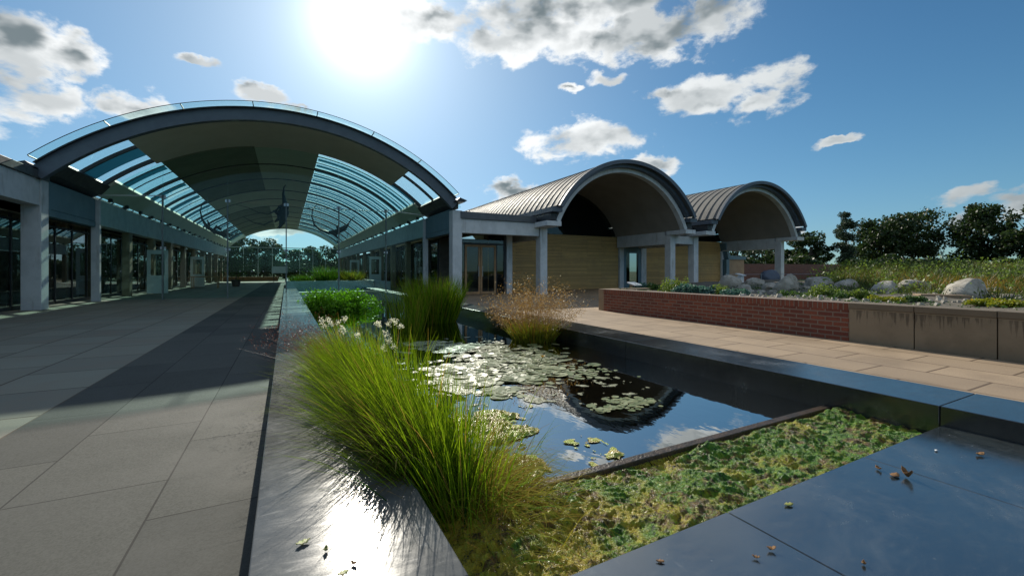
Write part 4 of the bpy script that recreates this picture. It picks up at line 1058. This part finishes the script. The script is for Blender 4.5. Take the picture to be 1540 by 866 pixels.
# fallen leaves
def fallen(u, v, z, s, mat, label, rot=0., curl=.3):
    s *= 1.35
    x, y, _ = P(u, v, z); t = []
    n = 7; vs = []; fs = []
    for i in range(n):
        q = i/(n-1); w = s*.28*math.sin(math.pi*(q*.92+.06))*(1+.15*math.sin(q*17+u))
        cxl = (q-.5)*s; zz = z+.004+curl*s*(abs(q-.5)**2)*2
        for side, k in ((-1, 1), (0, 0), (1, 1)):
            lx, ly = cxl, side*w
            vs.append((x+lx*math.cos(rot)-ly*math.sin(rot), y+lx*math.sin(rot)+ly*math.cos(rot), zz+k*curl*w*.9+.002*math.sin(i*3+side)))
    for i in range(n-1):
        a = i*3; fs += [(a, a+1, a+4, a+3), (a+1, a+2, a+5, a+4)]
    o = link_mesh('fallen_leaf', vs, fs, M[mat], smooth=True, origin=(x, y, z)); md = o.modifiers.new('th', 'SOLIDIFY'); md.thickness = .0015
    return tag(o, label, 'leaf', 'fallen leaves on the slate')
fallen(456, 818, .20, .034, 'leafgreen', 'curled green leaf, leftmost on the slate ledge', .3)
fallen(490, 829, .20, .02, 'leafgreen', 'small twisted leaf just right of the green leaf on the ledge', 1.4, .8)
fallen(532, 849, .20, .018, 'leafdry', 'tiny leaf in the sun glare at the right of the ledge', 2.2, .5)
fallen(517, 864, .20, .026, 'leafgreen', 'green leaf at the very bottom of the ledge', .2)
fallen(1364, 718, .04, .050, 'leafdry', 'biggest crumpled dark leaf, centre of the slate slab', 1.0, 1.3)
fallen(1346, 716, .04, .05, 'leafdry', 'thin stalk-like leaf touching the biggest crumpled leaf', .1, .2)
fallen(1321, 706, .04, .032, 'leafdry', 'olive dry leaf left of the biggest crumpled leaf', .9, .6)
fallen(1474, 685, .04, .042, 'leafdry', 'brown leaf farthest right on the slate slab', 2.9, .5)
fallen(1186, 760, .04, .034, 'leafgreen', 'flat yellowish leaf near the algae edge of the slab', 2.9, .2)
fallen(1160, 828, .04, .026, 'leafdry', 'dark curled leaf, lower left of the slab', 2.6, .8)
fallen(1137, 840, .04, .02, 'leafdry', 'small dark crumb of leaf beside the lower left curled leaf', 2.2, .6)
fallen(1299, 849, .04, .018, 'leafdry', 'small reddish leaf at the bottom centre of the slab', .5, .8)
fallen(1408, 678, .04, .02, 'white', 'tiny pale chip near the top of the slab', .2, .1)
fallen(993, 845, .04, .022, 'leafdry', 'faint tan leaf near the slab front edge at left', 2.5, .1)

# ================================================================== TREES
def tree(x, y, h, w, label, mat='tree', n=5200, leaf=.42, trunk=.22, base=.18, clumps=42, name='tree', shape='round', group='trees beyond the garden', z0=0.0, seed=0):
    r = np.random.default_rng(seed+11)
    t = thing(name, label, 'tree', (x, y, z0), group)
    cz = z0+h*(base+(1-base)/2); rx = w/2; rz = h*(1-base)/2
    tr = MB(); top = np.array([x+r.normal(0, .2), y, z0+h*.72])
    tr.tube([(x, y, z0-.1), (x+r.normal(0, .1), y, z0+h*.25), (x+r.normal(0, .2), y, z0+h*.5), tuple(top)], [trunk*1.3, trunk, trunk*.6, trunk*.15], 8)
    cen = []
    for k in range(clumps):
        q = r.normal(size=3); q /= np.linalg.norm(q); rad = r.uniform(.3, 1.18)**.6
        if shape == 'round': sc = 1.0
        elif shape == 'cone': sc = 1.0-.55*max(0, q[2])
        else: sc = 1.0
        c = np.array([x+q[0]*rx*rad*sc*(.86 if shape != 'thin' else .55), y+q[1]*rx*rad*sc*(.86 if shape != 'thin' else .55), cz+q[2]*rz*rad*.88]); cen.append(c)
        if k % 3 == 0:
            s0 = np.array([x, y, z0+h*r.uniform(.25, .5)]); mid = (s0+c)/2+np.array([0, 0, .05*h])*r.uniform(0, 1)
            tr.tube([s0, mid, c], [trunk*.42, trunk*.25, trunk*.06], 5)
    tr.build('trunk', M['bark'], t)
    parts = []
    per = n//clumps
    for c in cen:
        cr = r.uniform(.10, .24)*w*(.8 if shape != 'thin' else 1.0)
        q = r.normal(size=(per, 3)); q /= np.linalg.norm(q, axis=1, keepdims=True); q *= r.uniform(.2, 1.08, per)[:, None]**.55
        p = c+q*np.array([cr, cr, cr*.72]); V, Fc = leaf_quads(p, leaf*r.uniform(.6, 1.3, per), flat=.25, asp=.7)
        tb = r.uniform(0, 1); parts.append((V, Fc, np.repeat(np.clip(tb*.5+r.uniform(0, .5, per), 0, 1), 4)))
    V, Fc, T = merge(parts); link_mesh('crown', V, Fc, M[mat], t, tint=T)
    return t
def tpx(u, d, vtop, wpx, label, **k):
    x, y, _ = PD(u, d); h = CAMH+(408-vtop)/F*d; w = wpx/F*d
    return tree(x, y, h, w, label, **k)
tpx(1218, 62, 343, 62, 'dark broad tree just right of the farther pavilion roof', base=.15, seed=1, n=5200, leaf=.36)
tpx(1272, 60, 320, 40, 'slender pale-leaved upright tree between two broad trees', mat='tree2', base=.1, seed=2, n=11000, leaf=.2, shape='thin', clumps=50, trunk=.12)
tpx(1322, 66, 328, 80, 'left half of the wide dark tree group, slightly lower', base=.12, seed=3, n=8000, leaf=.4, clumps=60)
tpx(1372, 66, 315, 100, 'widest dark round tree, centre of the right-hand skyline', base=.16, seed=4, n=9500, leaf=.4, clumps=64)
tpx(1476, 58, 303, 96, 'tall dark tree with an uneven pointed top near the right edge', base=.14, seed=5, n=9500, leaf=.38, clumps=60, shape='cone')
tpx(1552, 52, 300, 60, 'tree cut off by the right edge of the photo', base=.12, seed=6, n=5200, leaf=.36)
tpx(1185, 70, 372, 70, 'low dark tree seen through the farther pavilion opening', base=.05, seed=7, n=4000, leaf=.4)
tpx(1108, 60, 352, 46, 'thin open tree behind the small outbuilding', base=.25, seed=8, n=1500, leaf=.3, trunk=.14)
tpx(1145, 75, 362, 60, 'bright green tree beyond the far brick wall', base=.05, seed=9, n=4000, leaf=.4, mat='tree2')
for i, (x, h, w, y, lab) in enumerate(((-13, 7.5, 8, 74, 'farthest left tree beyond the hall end'), (-7, 6.8, 6, 70, 'bushy tree beyond the left part of the hall end glass'), (-2.8, 6.4, 6, 73, 'rounded tree beyond the centre left of the hall end glass'), (2.2, 4.9, 5.5, 69, 'low tree beyond the centre of the hall end glass'),
                          (6.8, 5.6, 6, 72, 'tree beyond the right part of the hall end glass'), (-20, 8, 9, 66, 'large tree seen through the left-hand room windows'), (-24, 7, 8, 40, 'tree behind the left rooms, middle'), (-22, 7, 8, 26, 'tree behind the left rooms, near'))):
    tree(x, y, h, w, lab, base=.05, seed=20+i, n=4200, leaf=.34, group='trees beyond the hall')
# clipped hedgerow mass
n = 26000
us = rng.uniform(1090, 1640, n); dd = rng.uniform(50, 56, n); hh = (1.6+1.5*np.array([noise.noise(Vector((u*.022, 0, 3))) for u in us])+.9)
zz = rng.uniform(0, 1, n)**.7*np.maximum(hh, .6)
pos = np.stack([dd*(fwd[0]+(us-770)/F*rgt[0]), dd*(fwd[1]+(us-770)/F*rgt[1]), zz], 1)
V, Fc = leaf_quads(pos, rng.uniform(.25, .5, n), flat=.2, asp=.7)
tag(link_mesh('hedgerow', V, Fc, M['tree'], tint=np.repeat(rng.uniform(0, 1, n), 4)), 'dark continuous hedgerow under the right-hand trees', 'hedge', kind='stuff')
n = 30000
pos = np.stack([rng.uniform(-60, 16, n), rng.uniform(76, 80, n), rng.uniform(0, 1, n)], 1)
pos[:, 2] = pos[:, 2]**.7*(2.6+1.2*np.array([noise.noise(Vector((q*.22, 0, 5))) for q in pos[:, 0]]))
V, Fc = leaf_quads(pos, rng.uniform(.3, .6, n), flat=.2, asp=.7)
tag(link_mesh('hedgerow', V, Fc, M['tree2'], tint=np.repeat(rng.uniform(0, 1, n), 4)), 'green hedgerow beyond the far end of the hall', 'hedge', kind='stuff')

# meadow bank
def ss(x): x = max(0, min(1, x)); return x*x*(3-2*x)
def bank(x, y):
    r = math.hypot(x, y); th = math.degrees(math.atan2(x, y))
    return ss((th-62.5)/3)*(.42*ss((r-12.2)/1.2)+ss((r-13)/13)*(.66+.3*noise.noise(Vector((x*.12, y*.12, 0)))))*ss((62-r)/16+.2)-.02
nr, nt = 60, 90; vs = []; fs = []
for i in range(nr):
    for j in range(nt):
        r = 12+(64-12)*i/(nr-1); th = R_(58+(125-58)*j/(nt-1)); x, y = r*math.sin(th), r*math.cos(th)
        vs.append((x, y, bank(x, y)))
for i in range(nr-1):
    for j in range(nt-1): fs.append((i*nt+j, i*nt+j+1, (i+1)*nt+j+1, (i+1)*nt+j))
tag(link_mesh('meadow_bank', vs, fs, M['grassland'], smooth=True), 'low grassy bank rising behind the alpine planter', 'bank', kind='structure')
n = 42000
r = np.sqrt(rng.uniform(13.3**2, 33**2, n)); th = np.radians(rng.uniform(63.5, 96, n)); x = r*np.sin(th); y = r*np.cos(th)
z = np.array([bank(a, b_) for a, b_ in zip(x, y)])
pt = np.array([noise.noise(Vector((a*.22, b_*.22, 9))) for a, b_ in zip(x, y)])
ln = np.stack([rng.normal(0, .25, n), rng.normal(0, .25, n), np.ones(n)], 1)
V, Fc, k = blades(np.stack([x, y, z], 1), ln, rng.uniform(.2, .5, n)*(1+pt*.6), np.full(n, .022), .3, 3)
tag(link_mesh('meadow_grass', V, Fc, M['meadow'], tint=np.repeat(np.clip(.45+pt*.9+rng.normal(0, .18, n), 0, 1), k), origin=(30, 5, 0)), 'tall orange and green wild grasses over the bank', 'grass', kind='stuff')
n = 2000
ok = rng.choice(len(x), n); c = np.stack([x, y, z], 1)[ok]+np.array([0, 0, .2])+rng.normal(size=(n, 3))*np.array([.4, .4, .12])
c = np.repeat(c, 9, 0)+rng.normal(size=(n*9, 3))*.13
V, Fc = leaf_quads(c, rng.uniform(.05, .12, len(c)))
tag(link_mesh('meadow_weeds', V, Fc, M['euph'], tint=np.repeat(rng.uniform(0, .8, len(c)), 4), origin=(30, 5, 0)), 'leafy weeds mixed into the bank grasses', 'plants', kind='stuff')

# ================================================================== CAMERA, LIGHT, SKY
cam = bpy.data.cameras.new('camera'); co = bpy.data.objects.new('camera', cam); COL.objects.link(co)
co.location = (0, 0, CAMH); co.rotation_euler = (R_(90), 0, -YAW)
cam.sensor_width = 36; cam.lens = 36*F/1540; cam.shift_y = -25.0/1540; cam.clip_end = 5000; cam.clip_start = .02
scene.camera = co
SAZ, SEL = R_(8.5), R_(28.8)
sd = Vector((math.sin(SAZ)*math.cos(SEL), math.cos(SAZ)*math.cos(SEL), math.sin(SEL)))
sun = bpy.data.lights.new('sun', 'SUN'); sun.energy = 4.6; sun.angle = R_(.55); sun.color = (1, .93, .80)
so = bpy.data.objects.new('sun', sun); COL.objects.link(so); so.rotation_euler = (-sd).to_track_quat('-Z', 'Y').to_euler(); so.location = (0, 0, 30)

world = bpy.data.worlds.new('World'); scene.world = world; world.use_nodes = True
t = NT(world.node_tree)
geo = t.n('ShaderNodeTexCoord').outputs['Generated']
D = t.vmath('NORMALIZE', geo)
sky = t.n('ShaderNodeTexSky', sky_type='NISHITA', sun_disc=False, sun_elevation=SEL, sun_rotation=SAZ, air_density=1.0, dust_density=.35, ozone_density=2.5, altitude=100).outputs[0]
hs = t.vmath('SCALE', t.n('ShaderNodeGamma', {'Color': sky, 'Gamma': 1.4}).outputs[0], scale=.64)
hs = t.vmath('MULTIPLY', hs, (.68, 1.06, 1.05))
CS = (5.0, 8.2, 13.0)
hs = t.vmath('DIVIDE', t.vmath('MULTIPLY', hs, CS), t.vmath('ADD', hs, CS))
sdot = t.vmath('DOT_PRODUCT', D, tuple(sd))
# aureole of the veiled sun
g1 = t.math('MULTIPLY', t.math('POWER', t.math('MAXIMUM', sdot, 0), 300.0), 9.0)
g2 = t.math('MULTIPLY', t.math('POWER', t.math('MAXIMUM', sdot, 0), 60.0), 2.4)
g3 = t.math('MULTIPLY', t.math('POWER', t.math('MAXIMUM', sdot, 0), 9.0), 1.9)
glow = t.math('ADD', t.math('ADD', g1, g2), g3)
skyc = t.mix(1.0, hs, t.n('ShaderNodeCombineColor', {0: t.math('MULTIPLY', glow, 1.0), 1: t.math('MULTIPLY', glow, .98), 2: t.math('MULTIPLY', glow, .95)}).outputs[0], 'ADD')
# cumulus: ellipses on the sky, broken up by noise
CL = [(870, 5, 250, 48), (990, 45, 130, 36), (820, 40, 130, 40), (760, 60, 95, 30), (900, 62, 90, 34), (1075, 22, 62, 34), (650, 20, 60, 30), (960, 40, 100, 30),
      (1070, 142, 108, 30), (1140, 155, 42, 26), (1000, 145, 55, 14), (890, 210, 85, 30), (985, 247, 42, 16), (915, 122, 30, 13), (853, 136, 20, 8),
      (770, 287, 48, 15), (1475, 284, 100, 18), (1450, 322, 55, 13), (1540, 300, 60, 26), (30, 55, 48, 46), (112, 82, 38, 34), (60, 150, 90, 34), (30, 120, 50, 40),
      (200, 160, 88, 24), (300, 95, 40, 10), (398, 142, 38, 16), (460, 162, 40, 8), (1260, 210, 34, 6), (1190, 350, 26, 6), (-120, 130, 120, 60), (-60, 260, 90, 20), (1700, 240, 120, 40), (1750, 60, 110, 40),
      (430, 350, 60, 10), (900, -170, 300, 70), (300, -220, 200, 60), (1500, -260, 240, 60)]
sc1 = t.n('ShaderNodeMapping', {'Vector': D, 'Scale': (1, 1, 1.7)}).outputs[0]
warp = t.n('ShaderNodeTexNoise', {'Vector': sc1, 'Scale': 5.0, 'Detail': 3.0}).outputs['Color']
warp2 = t.n('ShaderNodeTexNoise', {'Vector': sc1, 'Scale': 22.0, 'Detail': 4.0}).outputs['Color']
Dw = t.vmath('ADD', t.vmath('ADD', D, t.vmath('SCALE', t.vmath('SUBTRACT', warp, (.5, .5, .5)), scale=.05)), t.vmath('SCALE', t.vmath('SUBTRACT', warp2, (.5, .5, .5)), scale=.06))
mask = None
FILL_CLOUDS = [(150, 25, .55, .22), (200, 38, .6, .28), (240, 22, .5, .2), (120, 48, .5, .25), (180, 62, .6, .3), (275, 40, .45, .25), (300, 20, .4, .15)]  # unseen clouds added behind the camera to brighten the shaded fronts
for (u, v, a, b_) in CL+FILL_CLOUDS:
    c = DIR(u, v) if (u, v, a, b_) not in FILL_CLOUDS else np.array([math.sin(R_(u))*math.cos(R_(v)), math.cos(R_(u))*math.cos(R_(v)), math.sin(R_(v))]); up = np.array([0, 0, 1.]); ra = np.cross(c, up); ra /= np.linalg.norm(ra); ua = np.cross(ra, c)
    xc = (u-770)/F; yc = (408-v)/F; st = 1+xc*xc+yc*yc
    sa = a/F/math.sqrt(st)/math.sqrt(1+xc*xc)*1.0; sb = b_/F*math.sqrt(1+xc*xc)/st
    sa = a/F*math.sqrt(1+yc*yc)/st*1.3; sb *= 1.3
    if (u, v, a, b_) in FILL_CLOUDS: sa, sb = a, b_
    dx = t.math('DIVIDE', t.vmath('DOT_PRODUCT', Dw, tuple(ra)), sa); dy = t.math('DIVIDE', t.vmath('DOT_PRODUCT', Dw, tuple(ua)), sb)
    q = t.math('MULTIPLY_ADD', dx, dx, t.math('MULTIPLY', dy, dy))
    e = t.math('SUBTRACT', 1.0, t.math('SQRT', q)); e = t.math('MAXIMUM', e, -1.5)
    e = t.math('SUBTRACT', e, t.math('MULTIPLY', t.math('LESS_THAN', t.vmath('DOT_PRODUCT', D, tuple(c)), 0.0), 10))
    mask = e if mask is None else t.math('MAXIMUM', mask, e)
def cn(vec): return t.noise(vec, 8.0, 10, .60, .2)
n1 = cn(sc1)
dens = t.math('ADD', t.math('MULTIPLY', mask, 1.5), t.math('MULTIPLY', t.math('SUBTRACT', n1, .55), 4.6))
alpha = t.math('MULTIPLY', t.ramp(dens, -.05, .65), .97)
nl = t.noise(sc1, 7.0, 4, .5, .2)
thick = t.ramp(t.math('ADD', t.math('MULTIPLY', mask, 1.2), t.math('MULTIPLY', t.math('SUBTRACT', nl, .5), 3.0)), .25, 1.15)
off = t.vmath('ADD', sc1, tuple(np.array(sd)*.05*np.array([1, 1, 1.7])))
n2 = t.noise(off, 7.0, 4, .5, .2); lit = t.ramp(t.math('SUBTRACT', nl, n2), -.08, .10)
near = t.ramp(sdot, .55, .98)
edge = t.mix(near, (6.0, 6.4, 6.5, 1), (9.6, 9.8, 9.8, 1)); core = t.mix(near, (3.2, 3.6, 3.8, 1), (1.6, 2.0, 2.15, 1))
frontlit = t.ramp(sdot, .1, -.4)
edge = t.mix(frontlit, edge, (7.6, 7.9, 8.2, 1)); core = t.mix(frontlit, core, (5, 5.3, 5.6, 1))  # brightness of the added fill clouds opposite the sun
cc = t.mix(t.math('MULTIPLY', thick, t.math('SUBTRACT', 1.0, t.math('MULTIPLY', lit, .55))), edge, core)
final = t.mix(alpha, skyc, cc)
bg = t.n('ShaderNodeBackground', {'Color': final, 'Strength': .10})
wo = t.n('ShaderNodeOutputWorld'); t.t.links.new(bg.outputs[0], wo.inputs[0])
world.cycles.sampling_method = 'MANUAL'; world.cycles.sample_map_resolution = 1024

vs = scene.view_settings; vs.view_transform = 'Standard'; vs.look = 'None'; vs.exposure = 0.12; vs.gamma = 1.0; vs.use_curve_mapping = False
cy = scene.cycles; cy.max_bounces = 8; cy.diffuse_bounces = 3; cy.glossy_bounces = 5; cy.transparent_max_bounces = 32; cy.transmission_bounces = 6
cy.sample_clamp_indirect = 8; cy.caustics_reflective = False; cy.caustics_refractive = False; cy.use_denoising = True
